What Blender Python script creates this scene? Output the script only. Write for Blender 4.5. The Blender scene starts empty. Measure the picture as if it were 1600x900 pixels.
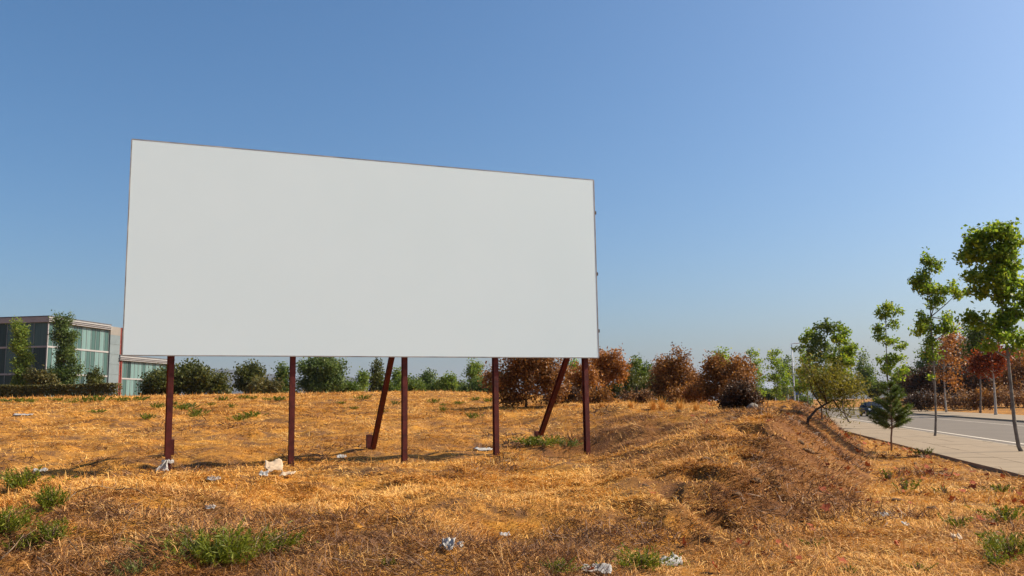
import bpy, math, random
import numpy as np
from mathutils import Matrix, Vector

# ------------------------------------------------------------------ camera, sky, sun
scene = bpy.context.scene
C = scene.collection
F_PX, PITCH, ROLL, EYE = 1350.2, 0.13318, 0.01559, 1.65
_F = np.array([0, math.cos(PITCH), math.sin(PITCH)])
_R0 = np.array([1.0, 0, 0]); _U0 = np.array([0, -math.sin(PITCH), math.cos(PITCH)])
_R = math.cos(ROLL) * _R0 - math.sin(ROLL) * _U0
_U = math.sin(ROLL) * _R0 + math.cos(ROLL) * _U0
cd = bpy.data.cameras.new('camera')
cam = bpy.data.objects.new('camera', cd); C.objects.link(cam)
cd.sensor_width = 36; cd.lens = 36 * F_PX / 1600; cd.clip_start = 0.1; cd.clip_end = 40000
M = Matrix.Identity(4)
for i in range(3):
    M[i][0] = _R[i]; M[i][1] = _U[i]; M[i][2] = -_F[i]
M[2][3] = EYE
cam.matrix_world = M
scene.camera = cam

SUN_EL, SUN_AZ = math.radians(40), math.radians(79.6)      # azimuth clockwise from +Y
w = bpy.data.worlds.new('World'); scene.world = w; w.use_nodes = True
wn = w.node_tree.nodes; wl = w.node_tree.links
sky = wn.new('ShaderNodeTexSky'); sky.sky_type = 'NISHITA'; sky.sun_disc = False
sky.sun_elevation = SUN_EL; sky.sun_rotation = SUN_AZ
sky.air_density = 1.0; sky.dust_density = 3.0; sky.ozone_density = 5.5; sky.altitude = 50
bg = wn['Background']; bg.inputs['Strength'].default_value = 0.084
hs = wn.new('ShaderNodeHueSaturation'); hs.inputs['Hue'].default_value = 0.495; hs.inputs['Saturation'].default_value = 1.16
wl.new(sky.outputs['Color'], hs.inputs['Color']); wl.new(hs.outputs['Color'], bg.inputs['Color'])
sd = bpy.data.lights.new('sun', 'SUN'); sd.energy = 4.6; sd.angle = math.radians(0.55); sd.color = (1.0, 0.88, 0.70)
sun = bpy.data.objects.new('sun', sd); C.objects.link(sun)
sv = Vector((math.sin(SUN_AZ) * math.cos(SUN_EL), math.cos(SUN_AZ) * math.cos(SUN_EL), math.sin(SUN_EL)))
sun.rotation_euler = sv.to_track_quat('Z', 'Y').to_euler()
scene.view_settings.view_transform = 'Standard'; scene.view_settings.look = 'None'
scene.view_settings.exposure = 0.8; scene.view_settings.gamma = 1.0
scene.cycles.max_bounces = 8; scene.cycles.diffuse_bounces = 3; scene.cycles.transmission_bounces = 4
scene.cycles.volume_bounces = 0; scene.cycles.transparent_max_bounces = 8

# ------------------------------------------------------------------ helpers
RNG = np.random.default_rng(7)
def ray(u, v): return _F + (u - 800) / F_PX * _R + (450 - v) / F_PX * _U
def at(u, v, Y):                       # the point at depth Y (metres north) seen at photo pixel u, v
    d = ray(u, v); return np.array([0, 0, EYE]) + d * (Y / d[1])
RD = np.array([0.2334, 0.9724])        # direction of the road
def ts(x, y): return 0.9724 * x - 0.2334 * y, 0.2334 * x + 0.9724 * y
def xy(t, s): return 0.9724 * t + 0.2334 * s, -0.2334 * t + 0.9724 * s

def _hash(ix, iy, seed):
    h = (ix.astype(np.int64) * 374761393 + iy.astype(np.int64) * 668265263 + seed * 974634777) & 0x7fffffff
    h = ((h ^ (h >> 13)) * 1274126177) & 0x7fffffff
    return ((h ^ (h >> 16)) & 0xffff) / 65535.0
def vnoise(x, y, seed=0):
    ix = np.floor(x); iy = np.floor(y); fx = x - ix; fy = y - iy
    fx = fx * fx * fx * (fx * (fx * 6 - 15) + 10); fy = fy * fy * fy * (fy * (fy * 6 - 15) + 10)
    a = _hash(ix, iy, seed); b = _hash(ix + 1, iy, seed); c = _hash(ix, iy + 1, seed); d = _hash(ix + 1, iy + 1, seed)
    return (a * (1 - fx) + b * fx) * (1 - fy) + (c * (1 - fx) + d * fx) * fy - 0.5
def sstep(a, b, x):
    q = np.clip((x - a) / (b - a), 0, 1); return q * q * (3 - 2 * q)

ANCH = []
def height(x, y, detail=True, anchors=True):
    x = np.asarray(x, float); y = np.asarray(y, float)
    t, s = ts(x, y); r = np.hypot(x, y)
    P = np.interp(y, [-50, 0, 6, 10, 15, 20, 24, 30, 40, 60, 76, 260, 420], [-.05, -.05, 0, .06, .17, .28, .42, .8, 1.5, 2.42, 2.78, 2.78, 0])
    cap = np.interp(t, [-24, -13, -4], [2.8, 1.95, 1.45])
    P = np.minimum(P, cap)
    # spoil heap ridge along the pavement side
    m_ = np.interp(y, [10.2, 11.5, 13, 15, 18, 22, 28, 36, 46], [0, .08, .36, .68, 1.0, 1.24, 1.43, 1.45, 1.2])
    x0 = np.interp(y, [11, 15, 22, 27, 32], [0.2, 0.9, 2.3, 1.6, 0.6])
    rx = sstep(x0 - np.interp(y, [14, 20], [0.2, 1.0]), x0 + np.interp(y, [12, 20, 26], [2.2, 3.8, 4.2]), x)
    P = P + np.maximum(m_ - P, 0) * rx
    P = P + 0.25 * np.exp(-((x + 5.2) / 1.6) ** 2 - ((y - 11.0) / 1.6) ** 2)
    foot = np.interp(s, [6, 9.5, 11.7, 14.6, 19.4, 25, 31, 40], [-1.5, -0.5, 0.9, 2.4, 3.1, 3.9, 4.7, 5.6])
    e = 1 - sstep(foot - 2.3, foot, t)
    low = -0.07
    z = low + (P - low) * e
    if detail:
        k = 0.35 + 0.65 * e
        fade = np.clip(1.2 - r / 140, 0.25, 1)
        z = z + k * fade * (1 - 0.38 * sstep(17, 25, y) * (1 - rx)) * (1 - 0.42 * rx) * (1 + 0.7 * np.exp(-((x + 4.4) / 2.4) ** 2 - ((y - 10.2) / 2.4) ** 2)) * (0.34 * vnoise(x / 2.7, y / 2.7, 1) + 0.27 * vnoise(x / 0.95, y / 0.95, 2) + 0.10 * vnoise(x / 0.36, y / 0.36, 3)
                            + (0.035 * vnoise(x / 0.14, y / 0.14, 4)))
        # clods and slumps on the bank flank
        fl = (0.35 + 0.65 * np.exp(-((t - foot + 1.6) / 1.5) ** 2)) * rx * e ** .3 * (y > 10) * (y < 34)
        z = z + fl * (0.20 * vnoise(x / 0.8, y / 0.8, 8) - 0.70 * np.clip(vnoise(x / 0.55, y / 0.55, 10) - 0.12, 0, 1) + 0.10 * vnoise(x / 0.28, y / 0.28, 9))
    if anchors:
        for (ax, ay, az_, ad) in ANCH: z = z + ad * np.exp(-((x - ax) ** 2 + (y - ay) ** 2) / 1.15 ** 2)
    # street corridor: ground lies below the slabs
    cor = sstep(5.98, 6.2, t) * (1 - sstep(24.9, 25.3, t)) * (s < 200)
    z = z * (1 - cor) + (-0.42) * cor
    far = sstep(25.3, 27, t)
    fb = 0.05 + 1.9 * np.exp(-((x - 62) / 9) ** 2 - ((y - 150) / 14) ** 2) + 0.25 * vnoise(x / 3, y / 3, 5)
    z = np.where(far > 0, z * (1 - far) + fb * far, z)
    # side street to the left at the far end
    cs = sstep(158, 161, s) * (1 - sstep(176, 179, s)) * (t < 9) * (t > -90)
    z = z * (1 - cs) - 0.3 * cs
    z = np.where((s > 179) & (t > -30), np.minimum(z, 0.05 + 0.5 * sstep(180, 190, s)), z)
    return z
_bd = (math.cos(0.3748), math.sin(0.3748))
_T = []
for _s, _d, _z in ((1.04, .2, .27), (3.78, .2, .27), (6.56, .2, .22), (9.02, .2, .28), (11.66, .2, .25), (1.0, 3.3, .44), (6.42, 3.2, .42), (11.66, 3.4, .64)):
    _x = -8.80 + _s * _bd[0] - _d * _bd[1]; _y = 19.47 + _s * _bd[1] + _d * _bd[0]
    _T.append((_x, _y, _z))
    if _d < 1: _T.append((_x * .92, _y * .92, _z - .03))
for _k in range(3):
    for (_x, _y, _z) in _T:
        ANCH.append((_x, _y, _z, _z - float(height(np.array([_x]), np.array([_y]))[0])))
def soil(x, y):                          # bare, slumped earth where the ground is steep
    g = lambda a, b: height(a, b, False)
    sx = (g(x + .4, y) - g(x - .4, y)) / .8; sy = (g(x, y + .4) - g(x, y - .4)) / .8
    t, s = ts(x, y)
    return np.clip((np.hypot(sx, sy) - 0.10) / 0.22 + 0.8 * vnoise(x / 1.1, y / 1.1, 51), 0, 1) * (t < 5.9) * (np.hypot(x, y) < 60)
def hz(x, y): return float(height(np.array([x]), np.array([y]))[0])
def on_ground(u, v, rmax=120.0):        # where the line of sight through u, v meets the terrain
    d = ray(u, v); d = d / math.hypot(d[0], d[1])
    rr = np.arange(4, rmax, 0.05); g = height(d[0] * rr, d[1] * rr, True); zz = EYE + d[2] * rr
    k = np.argmax(g >= zz) if np.any(g >= zz) else len(rr) - 1
    r = rr[k]; return np.array([d[0] * r, d[1] * r, g[k]])

class MB:
    def __init__(s): s.v = []; s.f = []; s.n = 0; s.uni = []
    def add(s, V, Fc):
        V = np.asarray(V, float); s.v.append(V)
        s.f.append((np.asarray(Fc, np.int64) + s.n)); s.n += len(V); return s
    def box(s, cx, cy, cz, dx, dy, dz, rot=0.0):
        V = np.array([[sx * dx / 2, sy * dy / 2, sz * dz / 2] for sz in (-1, 1) for sy in (-1, 1) for sx in (-1, 1)])
        if rot:
            c, q = math.cos(rot), math.sin(rot); V = V @ np.array([[c, q, 0], [-q, c, 0], [0, 0, 1]])
        return s.add(V + [cx, cy, cz], [[0, 2, 3, 1], [4, 5, 7, 6], [0, 1, 5, 4], [2, 6, 7, 3], [0, 4, 6, 2], [1, 3, 7, 5]])
    def bar(s, a, b, wx, wy, up=(0, 0, 1)):          # rectangular bar from a to b
        a = np.asarray(a, float); b = np.asarray(b, float); d = b - a; L = np.linalg.norm(d); d = d / L
        up = np.asarray(up, float)
        sx = np.cross(d, up); sx = sx / np.linalg.norm(sx); sy = np.cross(sx, d)
        V = np.array([p + i * sx * wx / 2 + j * sy * wy / 2 for p in (a, b) for j in (-1, 1) for i in (-1, 1)])
        return s.add(V, [[0, 1, 3, 2], [4, 6, 7, 5], [0, 4, 5, 1], [2, 3, 7, 6], [0, 2, 6, 4], [1, 5, 7, 3]])
    def tube(s, pts, rad, n=7, cap=True):
        pts = np.asarray(pts, float); m = len(pts); rad = np.broadcast_to(rad, (m,))
        T = np.gradient(pts, axis=0); T /= np.linalg.norm(T, axis=1)[:, None] + 1e-9
        ref = np.array([0.0, 1, 0]) if abs(T[0][1]) < 0.9 else np.array([1.0, 0, 0])
        V = []
        for i in range(m):
            a = np.cross(T[i], ref); a /= np.linalg.norm(a) + 1e-9; b = np.cross(T[i], a)
            for k in range(n):
                q = 2 * math.pi * k / n; V.append(pts[i] + rad[i] * (a * math.cos(q) + b * math.sin(q)))
        Fc = [[i * n + k, (i + 1) * n + k, (i + 1) * n + (k + 1) % n, i * n + (k + 1) % n] for i in range(m - 1) for k in range(n)]
        if cap:
            V.append(pts[-1]); V.append(pts[0]); e = m * n
            Fc += [[(m - 1) * n + k, e, e, (m - 1) * n + (k + 1) % n] for k in range(n)]
            Fc += [[(k + 1) % n, e + 1, e + 1, k] for k in range(n)]
        return s.add(V, Fc)
    def mesh(s, name, mat, smooth=False):
        V = np.concatenate(s.v); faces = []
        for fa in s.f:
            for q in fa.tolist():
                o = []
                for i in q:
                    if i not in o: o.append(i)
                faces.append(o)
        m = bpy.data.meshes.new(name); m.from_pydata(V.tolist(), [], faces)
        if mat: m.materials.append(mat)
        if smooth: m.polygons.foreach_set('use_smooth', [True] * len(m.polygons))
        m.update(); return m
    def build(s, name, mat, parent=None, loc=None, smooth=False):
        return link(name, s.mesh(name, mat, smooth), parent, loc)

def fast_mesh(name, V, faces, mat, smooth=False):      # uniform faces as an (n, k) array
    V = np.ascontiguousarray(V, np.float32); faces = np.ascontiguousarray(faces, np.int32); k = faces.shape[1]
    m = bpy.data.meshes.new(name)
    m.vertices.add(len(V)); m.vertices.foreach_set('co', V.ravel())
    m.loops.add(faces.size); m.loops.foreach_set('vertex_index', faces.ravel())
    m.polygons.add(len(faces)); m.polygons.foreach_set('loop_start', np.arange(0, faces.size, k, dtype=np.int32))
    if smooth: m.polygons.foreach_set('use_smooth', np.ones(len(faces), bool))
    if mat: m.materials.append(mat)
    m.update(calc_edges=True); return m
def link(name, data, parent=None, loc=None):
    o = bpy.data.objects.new(name, data); C.objects.link(o)
    if parent is not None: o.parent = parent
    if loc is not None: o.location = tuple(float(q) for q in loc)
    return o
def tag(o, label=None, cat=None, group=None, kind=None):
    if label: o['label'] = label
    if cat: o['category'] = cat
    if group: o['group'] = group
    if kind: o['kind'] = kind
    return o
def thing(name, label, cat, loc=(0, 0, 0), group=None, rz=0.0):
    o = bpy.data.objects.new(name, None); C.objects.link(o); o.empty_display_size = 0.2
    o.location = tuple(float(q) for q in loc); o.rotation_euler = (0, 0, rz)
    return tag(o, label, cat, group)
def copy_tree(o, parent=None):
    c = o.copy(); C.objects.link(c)
    if parent is not None: c.parent = parent
    for ch in list(o.children): copy_tree(ch, c)
    return c

# ------------------------------------------------------------------ materials
def nodes(name):
    m = bpy.data.materials.new(name); m.use_nodes = True; nt = m.node_tree
    return m, nt, nt.nodes, nt.links, nt.nodes['Principled BSDF']
def ramp(nt, fac, stops):
    r = nt.nodes.new('ShaderNodeValToRGB'); cr = r.color_ramp
    while len(cr.elements) < len(stops): cr.elements.new(0.5)
    for e, (p, c) in zip(cr.elements, stops): e.position = p; e.color = (*c, 1)
    nt.links.new(fac, r.inputs['Fac']); return r.outputs['Color']
def noise(nt, scale, detail=4, rough=0.6, coord='Object', dist=0.0):
    if coord == 'World':
        g = nt.nodes.new('ShaderNodeNewGeometry'); out = g.outputs['Position']
    else:
        g = nt.nodes.new('ShaderNodeTexCoord'); out = g.outputs[coord]
    n = nt.nodes.new('ShaderNodeTexNoise'); n.inputs['Scale'].default_value = scale; n.inputs['Detail'].default_value = detail
    n.inputs['Roughness'].default_value = rough; n.inputs['Distortion'].default_value = dist
    nt.links.new(out, n.inputs['Vector']); return n.outputs['Fac']
def mixc(nt, fac, a, b, mode='MIX'):
    m = nt.nodes.new('ShaderNodeMix'); m.data_type = 'RGBA'; m.blend_type = mode
    for sock, val in ((m.inputs[0], fac), (m.inputs[6], a), (m.inputs[7], b)):
        if hasattr(val, 'is_linked'): nt.links.new(val, sock)
        elif isinstance(val, (int, float)): sock.default_value = val
        else: sock.default_value = (*val, 1)
    return m.outputs[2]
def bump(nt, h, strength, dist, bsdf):
    b = nt.nodes.new('ShaderNodeBump'); b.inputs['Strength'].default_value = strength; b.inputs['Distance'].default_value = dist
    nt.links.new(h, b.inputs['Height']); nt.links.new(b.outputs['Normal'], bsdf.inputs['Normal'])
def surf(name, c1, c2, scale=3.0, rough=0.8, bscale=None, bstr=0.3, bdist=0.01, coord='World', metal=0.0, spec=0.3):
    m, nt, N, L, B = nodes(name)
    col = ramp(nt, noise(nt, scale, 5, 0.65, coord), [(0.3, c1), (0.7, c2)])
    L.new(col, B.inputs['Base Color']); B.inputs['Roughness'].default_value = rough; B.inputs['Metallic'].default_value = metal
    B.inputs['Specular IOR Level'].default_value = spec
    if bscale: bump(nt, noise(nt, bscale, 4, 0.6, coord), bstr, bdist, B)
    return m
def leafmat(name, stops, trans=0.45, clump=0.9, tcol=1.25, rough=0.55, cw=0.5):
    m, nt, N, L, B = nodes(name)
    g = N.new('ShaderNodeNewGeometry')
    nz = noise(nt, clump, 2, 0.5, 'World')
    mm = N.new('ShaderNodeMath'); mm.operation = 'MULTIPLY_ADD'; mm.inputs[1].default_value = 0.55
    L.new(g.outputs['Random Per Island'], mm.inputs[0])
    m2 = N.new('ShaderNodeMath'); m2.operation = 'MULTIPLY'; m2.operation = 'MULTIPLY_ADD'; m2.inputs[1].default_value = cw; m2.inputs[2].default_value = -(cw - 0.5) / 2; L.new(nz, m2.inputs[0])
    L.new(m2.outputs[0], mm.inputs[2])
    col = ramp(nt, mm.outputs[0], stops)
    L.new(col, B.inputs['Base Color']); B.inputs['Roughness'].default_value = rough; B.inputs['Specular IOR Level'].default_value = 0.25
    tr = N.new('ShaderNodeBsdfTranslucent')
    L.new(mixc(nt, 1.0, col, (tcol, tcol, tcol * 0.8), 'MULTIPLY'), tr.inputs['Color'])
    mx = N.new('ShaderNodeMixShader'); mx.inputs[0].default_value = trans
    L.new(B.outputs[0], mx.inputs[1]); L.new(tr.outputs[0], mx.inputs[2]); L.new(mx.outputs[0], N['Material Output'].inputs['Surface'])
    return m

def ground_material():
    m, nt, N, L, B = nodes('dry_ground')
    big = noise(nt, 0.22, 4, 0.6, 'World'); mid = noise(nt, 1.3, 5, 0.65, 'World', 0.6); fine = noise(nt, 14, 6, 0.75, 'World', 1.0)
    straw = ramp(nt, fine, [(0.25, (0.20, 0.088, 0.020)), (0.5, (0.50, 0.24, 0.040)), (0.75, (0.70, 0.38, 0.08))])
    soil = ramp(nt, fine, [(0.3, (0.085, 0.045, 0.022)), (0.7, (0.26, 0.14, 0.062))])
    f = ramp(nt, mid, [(0.40, (0, 0, 0)), (0.62, (1, 1, 1))])
    at_ = N.new('ShaderNodeAttribute'); at_.attribute_name = 'soil'
    earth = ramp(nt, fine, [(0.3, (0.085, 0.035, 0.015)), (0.7, (0.24, 0.108, 0.042))])
    c = mixc(nt, f, soil, straw)
    sm = N.new('ShaderNodeMath'); sm.operation = 'MULTIPLY'; sm.inputs[1].default_value = 0.8; L.new(at_.outputs['Fac'], sm.inputs[0])
    c = mixc(nt, sm.outputs[0], c, earth)
    c2 = ramp(nt, big, [(0.35, (0.80, 0.72, 0.66)), (0.65, (1.05, 1.0, 0.95))])
    c = mixc(nt, 1.0, c, c2, 'MULTIPLY')
    L.new(c, B.inputs['Base Color']); B.inputs['Roughness'].default_value = 0.95; B.inputs['Specular IOR Level'].default_value = 0.1
    bump(nt, fine, 0.8, 0.05, B)
    return m
M_ground = ground_material()
M_straw = leafmat('dry_straw', [(0.10, (0.22, 0.090, 0.026)), (0.35, (0.53, 0.237, 0.046)), (0.6, (0.70, 0.355, 0.075)), (0.85, (0.76, 0.47, 0.15))], 0.22, 0.45, 1.0, 0.7, 1.5)
M_strawb = leafmat('withered_straw', [(0.10, (0.13, 0.052, 0.018)), (0.35, (0.30, 0.130, 0.036)), (0.6, (0.46, 0.215, 0.058)), (0.85, (0.66, 0.40, 0.16))], 0.18, 0.6, 1.0, 0.8, 1.3)
M_side = surf('concrete_paving', (0.22, 0.165, 0.105), (0.28, 0.21, 0.135), 1.2, 0.9, 40, 0.3, 0.004)
M_kerb = surf('kerb_concrete', (0.28, 0.225, 0.155), (0.36, 0.29, 0.205), 2.0, 0.9, 30, 0.3, 0.004)
M_asph = surf('worn_asphalt', (0.125, 0.102, 0.078), (0.155, 0.127, 0.098), 0.5, 0.9, 60, 0.4, 0.004)
M_paint = surf('road_paint', (0.52, 0.45, 0.36), (0.66, 0.58, 0.47), 5, 0.8)
M_hill = surf('far_hill', (0.020, 0.022, 0.020), (0.045, 0.042, 0.034), 0.004, 1.0)
M_bark = surf('grey_bark', (0.10, 0.08, 0.06), (0.26, 0.22, 0.18), 6, 0.9, 25, 0.6, 0.01)
M_bark_pale = surf('pale_bark', (0.30, 0.27, 0.23), (0.48, 0.44, 0.38), 5, 0.9, 25, 0.4, 0.01)
M_bark_dark = surf('dark_bark', (0.03, 0.022, 0.016), (0.085, 0.06, 0.042), 6, 0.95, 25, 0.6, 0.01)
M_bark_red = surf('pine_bark', (0.16, 0.09, 0.055), (0.28, 0.17, 0.11), 8, 0.9, 25, 0.5, 0.01)
M_twig = surf('dry_twig', (0.10, 0.065, 0.04), (0.24, 0.16, 0.10), 10, 0.9)

# ------------------------------------------------------------------ ground sheet
def build_ground():
    ang = np.concatenate([np.arange(-180, -44, 4.0), np.arange(-44, 44, 0.16), np.arange(44, 180, 4.0)])
    ang = np.radians(ang)
    rr = [0.5]
    while rr[-1] < 9500:
        r = rr[-1]; rr.append(r * (1.12 if r < 4 else 1.0085 if r < 60 else 1.02 if r < 220 else 1.12))
    rr = np.array(rr); na, nr = len(ang), len(rr)
    A, R = np.meshgrid(ang, rr)
    X = (R * np.sin(A)).ravel(); Y = (R * np.cos(A)).ravel()
    Z = height(X, Y)
    V = np.stack([X, Y, Z], 1); V = np.vstack([V, [[0, 0, hz(0, 0)]]])
    i = np.arange(nr - 1)[:, None] * na; j = np.arange(na)[None, :]; j2 = (j + 1) % na
    q = np.stack([i + j, i + j2, i + na + j2, i + na + j], -1).reshape(-1, 4)[:, ::-1]
    tri = np.stack([np.full(na, len(V) - 1), (np.arange(na) + 1) % na, np.arange(na), np.arange(na)], 1)
    Fc = np.concatenate([q[:, [0, 1, 2]], q[:, [0, 2, 3]], tri[:, :3]])
    gm = fast_mesh('ground', V, Fc, M_ground, True)
    sa = gm.attributes.new('soil', 'FLOAT', 'POINT'); sa.data.foreach_set('value', soil(V[:, 0], V[:, 1]).astype(np.float32))
    o = link('ground', gm); tag(o, kind='structure')
build_ground()

# ------------------------------------------------------------------ hills on the horizon
def hills():
    prof = [(-200, 598), (0, 596), (150, 594), (250, 588), (320, 580), (345, 577), (372, 582), (400, 587), (440, 585), (480, 594), (545, 590), (575, 599), (600, 594), (640, 606), (700, 606), (760, 600), (830, 610), (900, 616), (1100, 618), (1400, 612), (1800, 608)]
    us = np.linspace(-200, 1800, 260); vs = np.interp(us, [p[0] for p in prof], [p[1] for p in prof])
    P = []
    for k, (u, v) in enumerate(zip(us, vs)):
        d = ray(u, v); d = d / math.hypot(d[0], d[1]); D = 5500
        top = np.array([d[0] * D, d[1] * D, EYE + d[2] * D + 10 * vnoise(np.array([u / 23.0]), np.array([3.0]), 11)[0] * 2])
        top[2] = max(top[2], 15)
        for q, (dr, hf) in enumerate([(-1500, -0.02), (-1100, 0.15), (-700, 0.42), (-350, 0.75), (0, 1.0), (500, 0.7), (1000, -0.02)]):
            rr = D + dr + 160 * vnoise(np.array([u / 60.0 + q]), np.array([q * 7.0]), 12)[0]
            P.append([d[0] * rr, d[1] * rr, top[2] * hf if hf > 0 else -0.5])
    n = 7; m = len(us)
    Fc = np.array([[a * n + b, (a + 1) * n + b, (a + 1) * n + b + 1, a * n + b + 1] for a in range(m - 1) for b in range(n - 1)])
    tag(link('hills', fast_mesh('hills', np.array(P), Fc, M_hill, True)), kind='structure')
hills()

# ------------------------------------------------------------------ street
RZ = -math.atan2(0.2334, 0.9724)
def strip(mb, t0, t1, s0, s1, z0, z1):
    c = xy((t0 + t1) / 2, (s0 + s1) / 2); mb.box(c[0], c[1], (z0 + z1) / 2, t1 - t0, s1 - s0, z1 - z0, RZ)
S0, S1 = -25.0, 175.0
mb = MB(); strip(mb, 9.5, 19.6, S0, S1, -0.5, -0.13); strip(mb, -80, 9.498, 161, 175, -0.5, -0.132)
road = mb.build('road', M_asph); tag(road, kind='structure')
def lane_line(t0, t1, s0, s1):
    mb = MB(); strip(mb, t0, t1, s0, s1, -0.15, -0.126); return mb.build('lane_marking', M_paint, road)
lane_line(10.72, 10.88, S0, 150); lane_line(17.2, 17.3, S0, 150)
mb = MB(); strip(mb, 6.05, 9.34, S0, 160.5, -0.5, -0.012)
pave = mb.build('pavement', M_side); tag(pave, kind='structure')
slabm = MB().box(0, 0, -0.02, 1.085, 1.79, 0.04).mesh('paving_slab', M_side)
for i in range(34):
    for k in range(3):
        c = xy(6.05 + 0.548 + 1.097 * k, 12 + 1.8 * i + 0.9)
        o = link('paving_slab', slabm, pave, (c[0], c[1], RNG.uniform(-0.004, 0.003))); o.rotation_euler = (RNG.uniform(-.002, .002), RNG.uniform(-.002, .002), RZ)
mb = MB(); strip(mb, 9.342, 9.498, 90, 160.5, -0.5, 0.0); strip(mb, 9.342, 9.498, S0, 14, -0.5, 0.0)
kerb = mb.build('kerb', M_kerb); tag(kerb, kind='structure')
kst = MB().box(0, 0, -0.2, 0.155, 0.985, 0.4).mesh('kerb_stone', M_kerb)
for i in range(76):
    c = xy(9.42, 14.5 + i); o = link('kerb_stone', kst, kerb, (c[0], c[1], RNG.uniform(-0.003, 0.006))); o.rotation_euler = (0, 0, RZ)
mb = MB(); strip(mb, 19.76, 25.1, S0, S1, -0.5, -0.003)
tag(mb.build('pavement', M_side), kind='structure')
mb = MB(); strip(mb, 19.602, 19.758, S0, S1, -0.5, 0.004)
tag(mb.build('kerb', M_kerb), kind='structure')

# ------------------------------------------------------------------ billboard
M_panel = surf('white_billboard_skin', (0.735, 0.88, 0.90), (0.76, 0.90, 0.92), 0.35, 0.55, 0.8, 0.03, 0.02)
M_rust = surf('red_oxide_steel', (0.050, 0.010, 0.008), (0.150, 0.026, 0.016), 5, 0.65, 30, 0.25, 0.004)
M_trim = surf('weathered_trim', (0.16, 0.15, 0.14), (0.45, 0.43, 0.40), 1.7, 0.7)
M_darkmetal = surf('dark_bracket_metal', (0.035, 0.025, 0.022), (0.07, 0.05, 0.045), 5, 0.6)
BA = 0.3748; BX, BY, BZ, BW, BH = -8.80, 19.47, 2.87, 12.0, 5.03
bd = np.array([math.cos(BA), math.sin(BA), 0]); bn = np.array([-math.sin(BA), math.cos(BA), 0])
def bp(s, d, z): return np.array([BX, BY, 0]) + s * bd + d * bn + np.array([0, 0, z])
board = thing('billboard', 'huge blank white billboard on rust red steel posts in the dry field', 'billboard', bp(6, 0.1, 0.28))
BO = np.array(board.location)
def bpart(mb, name, mat):
    return mb.build(name, mat, board, -BO)
mb = MB(); c = bp(6, 0.04, BZ + BH / 2); mb.box(c[0], c[1], c[2], BW - 0.02, 0.06, BH - 0.02, BA); bpart(mb, 'panel', M_panel)
for (a, b) in (((0, BZ), (BW, BZ)), ((0, BZ + BH), (BW, BZ + BH)), ((0, BZ), (0, BZ + BH)), ((BW, BZ), (BW, BZ + BH))):
    mb = MB(); hor = a[1] == b[1]; off = 0.022
    p, q = bp(a[0], 0.045, a[1]), bp(b[0], 0.045, b[1])
    if hor: mb.bar(p, q, 0.075, 0.022)
    else: mb.bar(p + [0, 0, .012], q - [0, 0, .012], 0.026, 0.079, up=bn)
    bpart(mb, 'edge_trim', M_trim)
PS = [1.04, 3.78, 6.56, 9.02, 11.66]
for s in PS:
    mb = MB(); p = bp(s, 0.20, 0); g = hz(p[0], p[1])
    # H section column: two flanges and a web
    fl = 0.125
    for dd in (-0.075, 0.075): mb.bar(bp(s, 0.20 + dd, g - 0.4), bp(s, 0.20 + dd, BZ + BH - 0.25), fl, 0.014, up=bn)
    mb.bar(bp(s, 0.20, g - 0.4), bp(s, 0.20, BZ + BH - 0.25), 0.016, 0.134, up=bn)
    bpart(mb, 'post', M_rust)
for z in (BZ + 0.75, BZ + 2.35, BZ + 4.1):
    mb = MB(); mb.bar(bp(0.3, 0.098, z), bp(BW + 0.085, 0.098, z), 0.05, 0.09); bpart(mb, 'rail', M_darkmetal)
for s, d0, sl, fo in ((1.0, 3.3, 1.09, 0.10), (6.42, 3.2, 1.09, -0.08), (11.66, 3.4, 1.08, -0.04)):
    p = bp(s, d0, 0); g = hz(p[0], p[1])
    mb = MB()
    top = bp(s, 0.28, g + (d0 - 0.28) * sl + 0.1); bot = bp(s, d0, g + 0.05); up = np.cross(bd, top - bot)
    for q in (-0.06, 0.06):
        e = up / np.linalg.norm(up) * q; mb.bar(bot + e, top + e, 0.125, 0.014, up=up)
    mb.bar(bot, top, 0.014, 0.106, up=up)
    bpart(mb, 'brace', M_rust)
    mb = MB(); mb.bar(bp(s + fo, d0 + 0.14, g - 0.3), bp(s + fo, d0 + 0.14, g + (0.42 if fo != -0.04 else 0.16)), 0.16, 0.16, up=bn); bpart(mb, 'foot', M_rust)

# ------------------------------------------------------------------ foliage tools
def leaf_quads(P, size, rng, up=0.35, aspect=0.62):
    n = len(P)
    nrm = rng.normal(size=(n, 3)); nrm[:, 2] += up; nrm /= np.linalg.norm(nrm, axis=1)[:, None]
    a = np.cross(nrm, rng.normal(size=(n, 3))); a /= np.linalg.norm(a, axis=1)[:, None] + 1e-9
    b = np.cross(nrm, a); L = (size * rng.uniform(0.6, 1.3, n))[:, None]
    V = np.stack([P - a * L * 0.5, P + b * L * aspect * 0.5 - a * L * 0.05 + nrm * L * 0.08, P + a * L * 0.5, P - b * L * aspect * 0.5 - a * L * 0.05 + nrm * L * 0.08], 1).reshape(-1, 3)
    return V, np.arange(4 * n).reshape(n, 4)
def blob_points(blobs, ncl, per, sig, rng, inner=0.35):
    vol = np.array([b[3] * b[4] * b[5] for b in blobs]) ** 0.75; vol /= vol.sum()
    idx = rng.choice(len(blobs), ncl, p=vol); B = np.array(blobs)[idx]
    d = rng.normal(size=(ncl, 3)); d /= np.linalg.norm(d, axis=1)[:, None]
    rad = inner + (1 - inner) * rng.uniform(0, 1, ncl) ** 0.6
    rad *= 1 + 0.18 * rng.normal(size=ncl)
    c = B[:, :3] + d * rad[:, None] * B[:, 3:6]
    P = np.repeat(c, per, 0) + rng.normal(size=(ncl * per, 3)) * sig
    return P, c
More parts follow.
